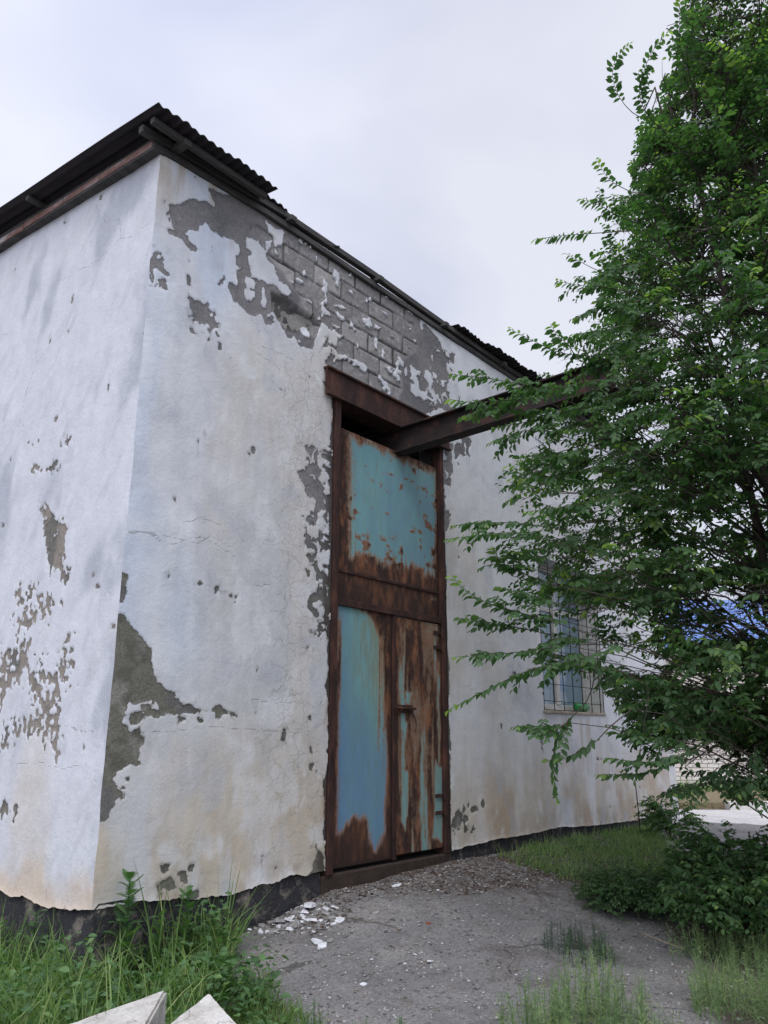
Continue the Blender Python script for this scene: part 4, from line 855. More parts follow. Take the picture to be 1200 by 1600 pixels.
for i in range(nl):
    z = .75+8.2*((i+.5)/nl)**1.15+RS.uniform(-.1, .1); az = i*2.39996+RS.uniform(-.3, .3); r = env(z)*RS.uniform(.72, 1.02)
    st = stems[RS.randint(5)]; zs = max(TZ+.45, z-r*RS.uniform(.15, .55)); j = int(np.argmin(abs(st[:, 2]-zs))); s0 = st[j]
    e = np.array([TX+math.cos(az)*r, TY+math.sin(az)*r, z])
    c = arc(s0, e, .10+.10*r, 8, .06); out_ = trim(c, -18)
    if len(out_) > 1: m.tube(out_, list(np.linspace(.014, .003, 8))[:len(out_)], 5)
    ns = int(6+r*4.2)
    for k in range(ns):
        u = RS.uniform(.06 if z < 3 else .2, 1.); q = np.array([np.interp(u*7, range(8), c[:, a]) for a in range(3)])
        dv = e-s0; dv = dv/np.linalg.norm(dv); ang = RS.uniform(-1.2, 1.2); dv2 = np.array([dv[0]*math.cos(ang)-dv[1]*math.sin(ang), dv[0]*math.sin(ang)+dv[1]*math.cos(ang), RS.uniform(-.25, .5)]); dv2 /= np.linalg.norm(dv2)
        l = RS.uniform(.25, .62); q2 = q+dv2*l; cc = arc(q, q2, .05, 5, .01); ELM.tw.append((cc, .005))
        for h in range(6):
            v = RS.uniform(.15, 1.); w = np.array([np.interp(v*4, range(5), cc[:, a]) for a in range(3)]); an = RS.uniform(-1.3, 1.3)
            d3 = np.array([dv2[0]*math.cos(an)-dv2[1]*math.sin(an), dv2[0]*math.sin(an)+dv2[1]*math.cos(an), RS.uniform(-.45, .45)]); d3 /= np.linalg.norm(d3)
            if z > 5: d3[2] += .4
            l3 = RS.uniform(.15, .50); ELM.shoot(arc(w, w+d3*l3+np.array([0, 0, -.12*l3]), .04*l3/.3, 5), ll=RS.uniform(.055, .085), sp=.028, r0=.0022, young=(.5 if RS.rand() < .10 else RS.uniform(-.1, .22)))
local(m.build('branches', M_BARK, None, smooth=True), TREE)
def rej(P):
    px, py, d = proj(P); s = sdf(SIL, px, py, 200); j = fbm(P[:, 0]*3, P[:, 1]*3, P[:, 2]*3, 7, 3)*38
    gap = fbm(px/55., py/55., 0, 15, 3)*0
    n3d = fbm(P[:, 0]*1.9, P[:, 1]*1.9, P[:, 2]*1.9, 8, 3)
    holes = (n3d < np.where(py < 680, -.22, np.where((py > 1000) & (px > 1010), -.6, -.32)))
    low = (py > 1150) & (px < 1135) & (fbm(P[:, 0]*6, P[:, 1]*6, P[:, 2]*6, 3) > -.1)
    edge_ = np.clip(1-s/190., 0, 1)                       # the crown thins out towards its outer left side
    thin = fbm(P[:, 0]*3.4, P[:, 1]*3.4, P[:, 2]*3.4, 18, 4) < -.28+.22*edge_-.3*((py > 1000) & (px > 1010))
    open_ = sdf([(1060, 925), (1240, 900), (1240, 995), (1070, 1000)], px, py, 30.)
    open2 = sdf([(840, 950), (955, 940), (960, 1125), (850, 1120)], px, py, 30.)
    open3 = sdf([(1030, 1165), (1210, 1165), (1210, 1300), (1030, 1300)], px, py, 30.)
    low = low | ((np.maximum(open_, np.maximum(open2, open3)) > 0) & (fbm(P[:, 0]*5, P[:, 1]*5, P[:, 2]*5, 23, 3) > -.12)) | thin
    return (s+j < 0) | holes | low
g8 = lambda L_: [(700+u/2.286, v/2.286) for u, v in L_]; g7 = lambda L_: [(700+u/2.4, 800+v/2.4) for u, v in L_]
HERO = [(g8([(760, 450), (660, 410), (600, 335), (580, 250), (600, 200), (660, 150)]), 6.9, .45), (g8([(760, 460), (700, 400), (675, 310), (700, 260), (720, 190), (790, 110)]), 6.7, .05), (g8([(880, 410), (800, 350), (765, 290), (765, 210)]), 6.7, 1.1),
        (g8([(870, 300), (850, 230), (828, 170), (825, 80), (830, -10)]), 7.2, .5), (g8([(860, 260), (850, 170), (900, 60), (915, -20)]), 7.2, .2), (g8([(720, 700), (650, 685), (575, 645), (530, 570)]), 6.4, .5), (g8([(660, 790), (600, 770), (550, 735), (470, 710)]), 6.2, .1),
        (g8([(640, 825), (500, 835), (420, 840), (310, 855)]), 6.0, .4), (g8([(630, 1010), (500, 950), (420, 905)]), 6.0, .7), (g8([(640, 1040), (560, 1025), (480, 1022), (385, 1003)]), 5.9, .1), (g8([(600, 1290), (500, 1270), (400, 1265), (300, 1215), (215, 1172)]), 5.6, .05),
        (g8([(460, 1280), (430, 1230), (390, 1200), (365, 1155)]), 5.6, .3), (g8([(350, 1400), (280, 1375), (150, 1352), (0, 1335)]), 5.2, .05), (g8([(330, 1420), (180, 1430), (90, 1440), (0, 1425)]), 5.2, .1), (g8([(400, 1500), (260, 1462), (140, 1462), (40, 1492)]), 5.2, .05), (g8([(420, 1560), (330, 1530), (240, 1545), (150, 1580)]), 5.2, .1),
        (g8([(640, 1160), (560, 1180), (440, 1195)]), 5.8, .1), (g8([(700, 1120), (600, 1110), (530, 1075)]), 5.9, .1), (g7([(400, 110), (280, 80), (150, 82), (0, 102)]), 5.0, .05), (g7([(400, 60), (250, 40), (100, 40), (10, 52)]), 5.1, .15), (g7([(380, 270), (280, 230), (200, 190), (160, 135)]), 5.0, .1),
        (g7([(400, 340), (280, 310), (185, 280)]), 4.9, .1), (g7([(420, 420), (260, 375), (150, 345), (60, 295), (15, 240)]), 4.8, .05), (g7([(340, 450), (240, 430), (130, 410), (40, 398)]), 4.9, .2), (g7([(430, 500), (300, 525), (150, 535), (15, 545)]), 4.8, .05), (g7([(640, 510), (460, 560), (300, 590), (200, 640), (80, 700), (0, 745)]), 4.7, .2),
        (g7([(560, 560), (545, 640), (540, 700), (450, 780), (400, 840), (395, 980), (410, 1085)]), 4.5, .40), (g7([(690, 740), (600, 810), (550, 870), (460, 918), (375, 932)]), 4.6, .45), (g7([(450, 790), (380, 830), (330, 810), (250, 805)]), 4.5, .2), (g7([(700, 610), (560, 580), (430, 570), (300, 590)]), 4.9, .1),
        (g7([(1000, 860), (900, 905), (800, 945), (690, 935), (590, 922)]), 5.0, .25), (g7([(960, 910), (850, 945), (720, 985), (560, 985)]), 5.0, .4), (g7([(860, 660), (750, 640), (640, 625)]), 5.2, .1), (g7([(920, 700), (780, 690), (650, 742)]), 5.2, .1), (g7([(900, 860), (760, 850), (680, 835), (600, 825)]), 5.1, .15),
        (g7([(900, 760), (780, 790), (700, 790)]), 5.3, .1), (g7([(540, 480), (400, 470), (330, 560)]), 5.0, .1), (g7([(1050, 940), (1100, 1040), (1110, 1090)]), 5.5, .1), (g7([(1150, 880), (1140, 1000), (1090, 1060)]), 5.5, .1), (g7([(1010, 960), (970, 1000), (985, 1040)]), 5.5, .2),
        (g7([(900, 1020), (880, 1045), (840, 1060)]), 5.2, .1), (g7([(640, 600), (760, 640), (720, 900), (700, 1020)]), 5.1, .75), (g7([(240, 240), (250, 170), (290, 130)]), 5.1, .2), (g7([(480, 180), (400, 160), (330, 170), (260, 150)]), 5.1, .5)]
HERO += [([(1040, 545), (990, 555), (930, 572), (885, 598)], 5.7, .05), ([(1030, 600), (980, 620), (920, 632), (865, 650)], 5.6, .05), ([(1020, 520), (970, 535), (915, 560)], 5.8, .05), ([(1010, 640), (950, 668), (880, 672)], 5.5, .05),
         ([(960, 590), (900, 600), (840, 612), (790, 604)], 5.4, .05), ([(950, 640), (890, 640), (820, 660), (770, 668)], 5.3, .05), ([(930, 700), (870, 712), (810, 720)], 5.3, .05), ([(1000, 700), (930, 730), (860, 745), (800, 748)], 5.2, .05),
         ([(980, 570), (940, 600), (900, 640)], 5.6, .05), ([(980, 770), (900, 790), (820, 800)], 5.1, .05), ([(1000, 470), (940, 480), (890, 500)], 6, .1), ([(1010, 410), (960, 420), (915, 440)], 6.1, .1)]
HEROP = Plant()
for pl, d, sk in HERO:
    px = np.array(pl); n = 12; cum = np.concatenate([[0], np.cumsum(np.hypot(*np.diff(px, axis=0).T))]); t = np.linspace(0, cum[-1], n)
    xs = np.interp(t, cum, px[:, 0]); ys = np.interp(t, cum, px[:, 1]); dd = d+.25*(1-np.linspace(0, 1, n))+RS.uniform(-.12, .12)
    c = np.array([dep(a, b, e) for a, b, e in zip(xs, ys, dd)]); c[1:-1] = (c[:-2]+2*c[1:-1]+c[2:])/4
    HEROP.shoot(c, ll=.075, sp=.019 if sk < 1 else 9, r0=.005, skip=min(sk, .99), young=.1, tipv=.5)
    # side shoots for bushier limbs
    if sk < .3:
        for h in range(9):
            u = RS.randint(0, n-4); dirv = c[u+2]-c[u]; dirv /= np.linalg.norm(dirv); an = RS.choice([-1, 1])*RS.uniform(.5, 1.0)
            q = np.array([dirv[0]*math.cos(an)-dirv[1]*math.sin(an), dirv[0]*math.sin(an)+dirv[1]*math.cos(an), dirv[2]+RS.uniform(-.5, .2)]); HEROP.shoot(arc(c[u], c[u]+q*RS.uniform(.1, .25), .02, 5), ll=.055, sp=.022, r0=.0022, skip=.15, young=.05)
    s0 = stems[0][int(np.argmin(abs(stems[0][:, 2]-max(c[0][2]-.5, TZ+.5))))]; HEROP.tw.append((arc(s0, c[0], .12, 10, .02), .011))
n_elm = ELM.build(TREE, reject=rej, trimmer=trim)
HEROP.build(TREE, fname='outer_foliage', tname='outer_twigs')
print('elm leaves', n_elm)

# low shrub under the tree
def shrub(name, px, py, label, cat, R_, H, n, ll, young=0, seed=1, lean=0, sil=None, z0=.0, group=None, mleaf=M_LEAF):
    p = on_ground(px, py); o = tag(empty(name, (p[0], p[1], p[2])), label, cat, group); PL = Plant()
    for i in range(n):
        az = RS.uniform(0, 6.283); rr_ = R_*math.sqrt(RS.uniform(.02, 1)); e = np.array([p[0]+math.cos(az)*rr_, p[1]+math.sin(az)*rr_, p[2]+z0+H*RS.uniform(.12, 1)*math.sqrt(max(0, 1-(rr_/R_)**2*.75))])
        s0 = np.array([p[0]+math.cos(az)*rr_*.15, p[1]+math.sin(az)*rr_*.15, p[2]]); c = arc(s0, e, .1, 7, .01); PL.tw.append((c, .006))
        for k in range(5):
            u = RS.uniform(.35, 1.)*6; w = np.array([np.interp(u, range(7), c[:, a]) for a in range(3)]); d3 = np.array([math.cos(az+RS.uniform(-1.3, 1.3)), math.sin(az+RS.uniform(-1.3, 1.3)), RS.uniform(-.3, .6)]); d3 /= np.linalg.norm(d3)
            PL.shoot(arc(w, w+d3*RS.uniform(.14, .36), .03, 5), ll=ll, sp=ll*.42, r0=.002, young=young)
    tr_ = None
    if sil is not None:
        def tr_(c):
            c = np.asarray(c); k = sil(c); return c[:int(np.argmax(k))] if k.any() else c
    PL.build(o, mleaf=mleaf, fname='foliage', tname='stems', reject=sil, trimmer=tr_); return o
def shrej(P):
    px, py, d = proj(P); s = sdf([(1035, 1262), (1080, 1300), (1130, 1275), (1160, 1310), (1200, 1290), (1600, 1250), (1600, 1480), (1180, 1455), (1080, 1460), (1040, 1420), (1010, 1425), (1030, 1395), (1050, 1375), (1050, 1320)], px, py, 200)
    return s+fbm(P[:, 0]*5, P[:, 1]*5, P[:, 2]*5, 3)*30 < 0
shrub('elm_shrub', 1150, 1455, 'dense dark green elm suckers growing from the ground below the tree', 'shrub', 1.1, .85, 300, .058, young=.12, sil=shrej)
shrub('low_weed_bush', 985, 1420, 'low dark green bush spreading flat on the asphalt left of the suckers', 'bush', .34, .14, 110, .032)
shrub('elm_seedling', 1050, 1310, 'small pale green seedling at the far corner of the building', 'seedling', .28, .5, 26, .05, young=.25)

# ------------------------------------------------------------------ grass and weeds
def in_poly(poly, n, rs, x=None):
    P = np.array(poly, float); out_ = []
    for _ in range(400):
        if len(out_) >= n: break
        a = rs.uniform(P[:, 0].min(), P[:, 0].max(), 2000); b = rs.uniform(P[:, 1].min(), P[:, 1].max(), 2000); s = sdf(P, a, b, 50)
        out_ += list(zip(a[s > 0], b[s > 0]))
    return out_[:n]
def grass(label, polys, h, w, mt, seed, droop=.6, cat='grass'):
    rs = np.random.RandomState(seed); PP = []
    for poly, n in polys:
        W_ = [(on_ground(*q)[0], on_ground(*q)[1]) for q in poly]; pts = np.array(in_poly(W_, n*2, rs))
        f = fbm(pts[:, 0]*4.3, pts[:, 1]*4.3, 0, seed, 3); pts = pts[np.argsort(-(f+rs.uniform(-.3, .3, len(f))))[:n]]; PP.append(pts)
    pts = np.concatenate(PP); ok_ = (pts[:, 1] < -.03) | (pts[:, 0] < -.03) | (pts[:, 0] > XE+.4); pts = pts[ok_]; n = len(pts); P = np.column_stack([pts, ground_z(pts[:, 0], pts[:, 1])-.01])
    az = rs.uniform(0, 6.283, n); tl = np.abs(rs.normal(.0, .38, n)); D = np.stack([np.cos(az)*np.sin(tl), np.sin(az)*np.sin(tl), np.cos(tl)], -1)
    Ln = rs.uniform(h[0], h[1], n)*(.55+.6*rs.rand(n)); V, Fq, k = blades(P, D, Ln, rs.uniform(w[0], w[1], n), rs.uniform(.05, 1., n)*droop, rs)
    left_ = np.repeat(P[:, 0] < -.03, k); ins_ = (V[:, 0] > -.02) & (V[:, 0] < XE) & (V[:, 1] > -.03); V[:, 0] = np.where(ins_ & left_, -.025, V[:, 0]); V[:, 1] = np.where(ins_ & ~left_, -.03, V[:, 1])
    me = npmesh('grass', V, Fq, {'lv': np.repeat(np.clip(rs.beta(1.6, 2.2, n), 0, 1), k)}); return tag(link('grass', me, mt), label, cat, None, 'stuff')
grass('tall green grass growing along the corner of the white building', [([(-120, 1500), (0, 1480), (143, 1535), (350, 1470), (365, 1500), (330, 1600), (300, 1700), (-120, 1800)], 3000)], (.22, .62), (.006, .015), M_GRASS, 3)
grass('low grass around the two concrete blocks', [([(330, 1510), (420, 1530), (470, 1590), (520, 1640), (330, 1640), (200, 1545)], 2200), ([(-100, 1560), (330, 1500), (350, 1640), (-100, 1900)], 2600)], (.06, .2), (.004, .008), M_GRASS, 4)
grass('green grass along the foot of the wall right of the door', [([(770, 1342), (880, 1302), (1010, 1290), (1060, 1320), (1055, 1382), (930, 1388), (830, 1366)], 5200)], (.05, .17), (.004, .008), M_GRASS, 5)
grass('thin pale grass under the elm at the lower right', [([(1080, 1480), (1200, 1440), (1400, 1440), (1400, 1700), (1080, 1700)], 3000)], (.06, .2), (.003, .006), M_FEATH, 6)
grass('dry yellowish grass by the far brick wall', [([(1046, 1246), (1240, 1246), (1260, 1232), (1046, 1231)], 5000), ([(1050, 1265), (1088, 1252), (1090, 1246), (1046, 1246)], 900)], (.22, .42), (.01, .02), M_FEATH, 8)

def lobed(p, d, ln, wd, curl, lv, seg=9):
    """one lobed leaf as vertices and quads"""
    d = np.array(d, float); d /= np.linalg.norm(d); sd = np.cross(d, [0, 0, 1.]); sd /= max(np.linalg.norm(sd), 1e-6); up = np.cross(sd, d); V = []; F = []
    for i in range(seg*2+1):
        u = i/(seg*2); c = np.array(p)+d*ln*u+up*curl*ln*(u-u*u*1.7); w = wd*(math.sin(math.pi*min(1, u*.92+.06))**.7)*(1.15 if i % 2 else .38)*(1 if u < .97 else .1); f = .05*w
        back = d*ln*(-.05 if i % 2 else 0); V += [c-sd*w+up*.25*w+back, c, c+sd*w+up*.25*w+back]
    for i in range(seg*2): a = i*3; F += [(a, a+3, a+4, a+1), (a+1, a+4, a+5, a+2)]
    return V, F, [lv]*len(V)
def thistle(px, py, H, n, label, ll=.16, wd=.035, seed=0, rosette=False):
    rs = np.random.RandomState(seed); p = outside(on_ground(px, py), px); o = tag(empty('thistle_weed', (p[0], p[1], p[2])), label, 'weed', 'broad leaved weeds by the corner'); VV = []; FF = []; LV = []
    top = np.array([p[0]+rs.uniform(-.05, .05), p[1]-.02, p[2]+H])
    for i in range(n):
        u = (i+.5)/n; b = p+(top-p)*(u if not rosette else u*.3); az = i*2.4+rs.uniform(-.4, .4); el = rs.uniform(.25, .9); l = ll*(1.1-.55*u)*rs.uniform(.8, 1.15)
        d = (math.cos(az), math.sin(az), el); v, f, lv = lobed(b, d, l, wd*rs.uniform(.8, 1.2), rs.uniform(-.2, .35), rs.uniform(.1, .8)); k = len(VV); VV += v; FF += [tuple(q+k for q in g) for g in f]; LV += lv
    V_ = clampV(VV, p)
    me = npmesh('foliage', V_, np.array(FF), {'lv': np.array(LV)}); local(link('foliage', me, M_WEED), o)
    m = MB(); m.tube([tuple(p-np.array([0, 0, .03])), tuple((p+top)/2+np.array([.01, 0, 0])), tuple(top)], [.007, .005, .003], 6); local(m.build('stem', M_WEED, None), o); return o
thistle(188, 1546, .64, 34, 'tallest lobed weed, rising over the white wall right of the building corner', .17, .04, 1)
thistle(285, 1512, .46, 30, 'leafy weed against the plinth right of the tallest one', .14, .03, 2)
thistle(240, 1532, .38, 24, 'leafy weed between the two taller weeds by the plinth', .14, .028, 3)
thistle(120, 1572, .14, 16, 'broad lobed rosette weed behind the concrete block at the left', .22, .05, 4, True)
thistle(172, 1552, .14, 14, 'broad rosette weed just left of the dark blue scrap', .2, .045, 5, True)
thistle(50, 1585, .26, 18, 'lobed weed at the lower left corner of the yard', .2, .04, 6, True)
thistle(400, 1575, .16, 20, 'low lobed weed right of the pale concrete slab', .15, .03, 7, True)
thistle(318, 1520, .34, 26, 'bushy weed at the edge of the rubble by the plinth', .12, .025, 8)
thistle(350, 1550, .2, 22, 'low bushy weed just above the pale slab', .13, .025, 9)
thistle(60, 1535, .42, 24, 'leafy weed in front of the dark plinth at the left edge', .13, .028, 10)
def cover(label, poly, n, h, ll, mt, seed):
    rs = np.random.RandomState(seed); W_ = [(on_ground(*q)[0], on_ground(*q)[1]) for q in poly]; pts = np.array(in_poly(W_, n*2, rs))
    f = fbm(pts[:, 0]*5, pts[:, 1]*5, 0, seed, 3); pts = pts[np.argsort(-(f+rs.uniform(-.5, .5, len(f))))[:n]]; hh = h*(.35+.9*np.clip(fbm(pts[:, 0]*3, pts[:, 1]*3, 0, seed+1, 2)+.3, 0, 1))
    P = np.column_stack([pts, ground_z(pts[:, 0], pts[:, 1])+hh*rs.rand(n)**1.2]); k = (P[:, 1] < -.06) | (P[:, 0] < -.06); P = P[k]; n = len(P); a = rs.uniform(0, 6.283, n)
    T = np.stack([np.cos(a), np.sin(a), rs.uniform(-.3, .7, n)], -1); Nn = np.stack([rs.normal(0, .35, n), rs.normal(0, .35, n), np.ones(n)], -1); V, Fq = leaves(P, T, Nn, ll*rs.uniform(.5, 1.3, n), .7)
    tag(link('ground_cover', npmesh('ground_cover', V, Fq, {'lv': np.repeat(np.clip(rs.beta(1.5, 2.5, n), 0, 1), 6)}), mt), label, 'ground cover', None, 'stuff')
grass('pale yellowish grass mixed along the foot of the wall right of the door', [([(790, 1340), (880, 1306), (1010, 1296), (1060, 1320), (1055, 1375), (930, 1384), (840, 1362)], 2600)], (.06, .22), (.004, .008), M_FEATH, 12)
cover('mixed low leafy ground cover between the grass at the building corner', [(-100, 1530), (0, 1500), (143, 1545), (350, 1478), (370, 1510), (420, 1560), (460, 1640), (-100, 1760)], 4600, .38, .05, M_WEED, 31)
cover('small leafy ground cover in the grass by the wall right of the door', [(790, 1342), (880, 1308), (1010, 1298), (1060, 1325), (1055, 1380), (930, 1386), (840, 1366)], 2600, .10, .03, M_WEED, 32)
def tuft(px, py, n, h, w, label, lean=(0, 0), seed=0, mt=M_GRASS, droop=.8):
    rs = np.random.RandomState(seed); p = outside(on_ground(px, py), px); P = np.tile(p, (n, 1))+rs.normal(0, .03, (n, 3))*[1, 1, 0]
    az = rs.uniform(0, 6.283, n); tl = np.abs(rs.normal(.1, .32, n)); D = np.stack([np.cos(az)*np.sin(tl)+lean[0], np.sin(az)*np.sin(tl)+lean[1], np.cos(tl)], -1); D /= np.linalg.norm(D, axis=1)[:, None]
    V, Fq, k = blades(P, D, rs.uniform(h*.5, h, n), np.full(n, w), rs.uniform(.1, 1, n)*droop, rs, 6); V = clampV(V, p)
    me = npmesh('grass_tuft', V, Fq, {'lv': np.repeat(rs.uniform(.2, .9, n), k)}); o = link('grass_tuft', me, mt); return tag(o, label, 'grass tuft')
tuft(348, 1494, 18, .62, .015, 'long bladed grass tuft leaning right at the rubble edge', (.35, -.2), 1)
tuft(248, 1530, 8, .85, .018, 'tall broad grass blade standing up against the white wall', (.0, -.05), 2, droop=.5)
tuft(140, 1562, 20, .55, .02, 'arching broad bladed grass tuft in front of the corner', (.1, -.1), 3, droop=1.1)
tuft(25, 1580, 26, .6, .015, 'bright grass tuft at the left edge before the dark plinth', (0, 0), 4)
tuft(395, 1590, 24, .26, .008, 'bright grass tuft right of the concrete slab at the bottom', (.2, 0), 5)

tuft(70, 1540, 20, .62, .013, 'grass tuft hanging over the dark plinth of the left wall', (0, 0), 6)
tuft(110, 1556, 16, .55, .012, 'grass tuft just left of the building corner', (0, 0), 7)
tuft(5, 1545, 20, .7, .014, 'tallest grass tuft at the very left edge', (0, 0), 8)
tuft(310, 1512, 14, .5, .012, 'grass tuft between the leafy weeds and the rubble', (.1, 0), 9)
def feather(px, py, n, H, spread, label, mt, seed, grp):
    """clump of thin stems covered in short fine side shoots"""
    rs = np.random.RandomState(seed); p = on_ground(px, py); o = tag(empty('feathery_weed', tuple(p)), label, 'weed', grp); PV = []; D_ = []; LN = []; SP = []
    m = MB()
    for i in range(n):
        a = rs.uniform(0, 6.283); r = spread*math.sqrt(rs.rand()); x, y = p[0]+r*math.cos(a), p[1]+r*math.sin(a); z = gz(x, y); h = H*rs.uniform(.5, 1.)*(1-.4*r/spread); ln = rs.normal(0, .12, 2)*h
        m.tube([(x, y, z-.02), (x+ln[0]*.4, y+ln[1]*.4, z+h*.5), (x+ln[0], y+ln[1], z+h)], [.0022, .0017, .0008], 4)
        k = int(h/.0045); u = rs.rand(k)**.85; c = np.stack([x+ln[0]*u**1.3, y+ln[1]*u**1.3, z+h*u], -1); az = rs.uniform(0, 6.283, k); el = rs.uniform(.3, 1.1, k)
        PV.append(c); D_.append(np.stack([np.cos(az), np.sin(az), el], -1)/np.sqrt(1+el**2)[:, None]); LN.append((.055*(1-u)+.014)*rs.uniform(.6, 1.3, k)); SP.append(np.full(k, rs.uniform(.1, .9)))
    P = np.concatenate(PV); V, Fq, k = blades(P, np.concatenate(D_), np.concatenate(LN), np.full(len(P), .0045), rs.uniform(0, .6, len(P)), rs, 2)
    me = npmesh('foliage', V, Fq, {'lv': np.repeat(np.clip(np.concatenate(SP)+rs.normal(0, .15, len(P)), 0, 1), k)}); local(link('foliage', me, mt), o); local(m.build('stems', mt, None), o)
g_ = 'feathery weeds on the asphalt'
feather(940, 1606, 80, .46, .28, 'tall pale feathery weed clump at the bottom of the asphalt', M_FEATH, 1, g_)
feather(850, 1632, 56, .38, .24, 'pale feathery weed clump left of the tallest one at the bottom edge', M_FEATH, 2, g_)
feather(1010, 1640, 30, .26, .2, 'short pale feathery weed clump right of the tallest one at the bottom edge', M_FEATH, 3, g_)
feather(905, 1492, 60, .26, .24, 'dark green feathery weed clump in the middle of the asphalt', M_FEATHD, 4, g_)
feather(1165, 1590, 60, .46, .28, 'tall yellow green feathery weed at the lower right edge', M_FEATH, 5, g_)
feather(1110, 1500, 44, .28, .3, 'pale weed clump in front of the dark elm suckers', M_FEATH, 6, g_)
feather(1190, 1510, 44, .34, .3, 'pale weed clump at the right edge below the elm suckers', M_FEATH, 7, g_)
feather(485, 1625, 5, .30, .06, 'thin upright feathery weed right of the grass tuft', M_WEED, 8, g_)
feather(560, 1622, 5, .14, .08, 'short thin feathery weed at the bottom edge left of centre', M_WEED, 9, g_)
feather(628, 1622, 7, .12, .08, 'short sparse feathery weed at the bottom edge near centre', M_WEED, 10, g_)
feather(578, 1372, 5, .1, .05, 'tiny green weed growing from the door sill', M_WEED, 11, g_)

# ------------------------------------------------------------------ debris
def chunk(p, sx, sy, sz, rs, mt, name='plaster_chunk', rz=None, tilt=.2):
    """irregular flat flake: random polygon extruded with chipped rim"""
    n = rs.randint(5, 8); a = np.sort(rs.uniform(0, 6.283, n)); a = np.arange(n)*6.283/n+rs.uniform(-.35, .35, n); r = rs.uniform(.7, 1.1, n)
    m = MB(); bot = [(sx*r[i]*math.cos(a[i]), sy*r[i]*math.sin(a[i]), 0) for i in range(n)]; top = [(x*rs.uniform(.8, .98), y*rs.uniform(.8, .98), sz*rs.uniform(.85, 1.1)) for x, y, _ in bot]
    m.add(bot+top, [tuple(range(n))[::-1], tuple(range(n, 2*n))]+[(i, (i+1) % n, n+(i+1) % n, n+i) for i in range(n)])
    o = m.build(name, mt, None); o.location = p; o.rotation_euler = (rs.uniform(-tilt, tilt), rs.uniform(-tilt, tilt), rs.uniform(0, 6.28) if rz is None else rz); return o
M_CHW = simple('white_plaster_flake', (.50, .51, .53), (.72, .73, .75), 14, .9, 0, .004)
M_CHG = simple('grey_mortar_flake', (.17, .165, .16), (.34, .33, .32), 14, .95, 0, .006)
M_BRICK = simple('red_brick', (.16, .05, .03), (.26, .09, .055), 20, .95, 0, .005)
rs = np.random.RandomState(5)
big = [(485, 1418, .075, 'w', 'largest white plaster chunk on top of the rubble pile'), (432, 1440, .085, 'g', 'largest grey mortar slab in the rubble pile'), (461, 1414, .05, 'w', 'white plaster chunk left of the largest one'), (443, 1416, .04, 'w', 'small upright white chunk at the back of the rubble pile'),
       (420, 1432, .05, 'w', 'white chunk at the left of the rubble pile'), (403, 1436, .045, 'w', 'rounded pale chunk at the left end of the rubble pile'), (455, 1432, .045, 'w', 'white flake in the middle of the rubble pile'), (459, 1445, .05, 'g', 'grey lump at the front of the rubble pile'),
       (482, 1436, .04, 'w', 'white flake right of the middle of the rubble pile'), (510, 1425, .055, 'g', 'grey slab right of the largest white chunk'), (338, 1458, .04, 'w', 'white chunk beside the long grass tuft'), (358, 1458, .04, 'w', 'flat white chunk just right of the one by the grass tuft'),
       (496, 1470, .05, 'w', 'flat white flake alone on the asphalt below the rubble pile'), (504, 1476, .045, 'w', 'white flake lying in front of the lone flat flake'), (516, 1468, .035, 'g', 'grey flake beside the two lone white flakes'), (588, 1424, .05, 'g', 'grey mortar slab on the asphalt before the door'),
       (532, 1436, .05, 'w', 'thin white flake between the pile and the grey slab'), (672, 1500, .022, 'w', 'small bright white piece in the middle of the asphalt'), (568, 1536, .022, 'w', 'small white piece nearest the bottom of the asphalt'), (618, 1382, .05, 'w', 'cream flake lying below the rusty door')]
for px, py, s, c, lb_ in big:
    p = on_ground(px, py+4); s *= 1.15; tag(chunk((p[0], p[1], p[2]+.006+(.02 if 'top' in lb_ else 0)), s, s*rs.uniform(.6, .85), rs.uniform(.007, .014)*(s/.05), rs, M_CHW if c == 'w' else M_CHG, tilt=.3), lb_, 'plaster chunk', 'fallen plaster chunks')
p = on_ground(670, 1446); tag(chunk(tuple(p), .03, .02, .02, rs, M_BRICK, 'brick_fragment'), 'small red brick fragment on the asphalt before the door', 'brick fragment')
lbs = [('white plaster flake in the rubble pile beside the plinth', [(385, 1425), (520, 1410), (540, 1440), (500, 1462), (420, 1462), (370, 1450)], 140, (.011, .036)),
       ('small plaster flake scattered on the asphalt before the rusty door', [(540, 1400), (700, 1352), (760, 1350), (720, 1400), (700, 1500), (480, 1560), (440, 1500), (520, 1450)], 70, (.005, .014))]
for lb_, poly, n, sr in lbs:
    W_ = [(on_ground(*q)[0], on_ground(*q)[1]) for q in poly]
    for (x, y) in in_poly(W_, n, rs):
        s = rs.uniform(*sr)*(1 if rs.rand() < .8 else 1.6); o = chunk((x, y, gz(x, y)+.003), s, s*rs.uniform(.5, .9), s*rs.uniform(.12, .4), rs, M_CHW if rs.rand() < .5 else M_CHG, 'plaster_flake', tilt=.35)
        tag(o, lb_, 'plaster flake', lb_.replace('flake', 'flakes'))
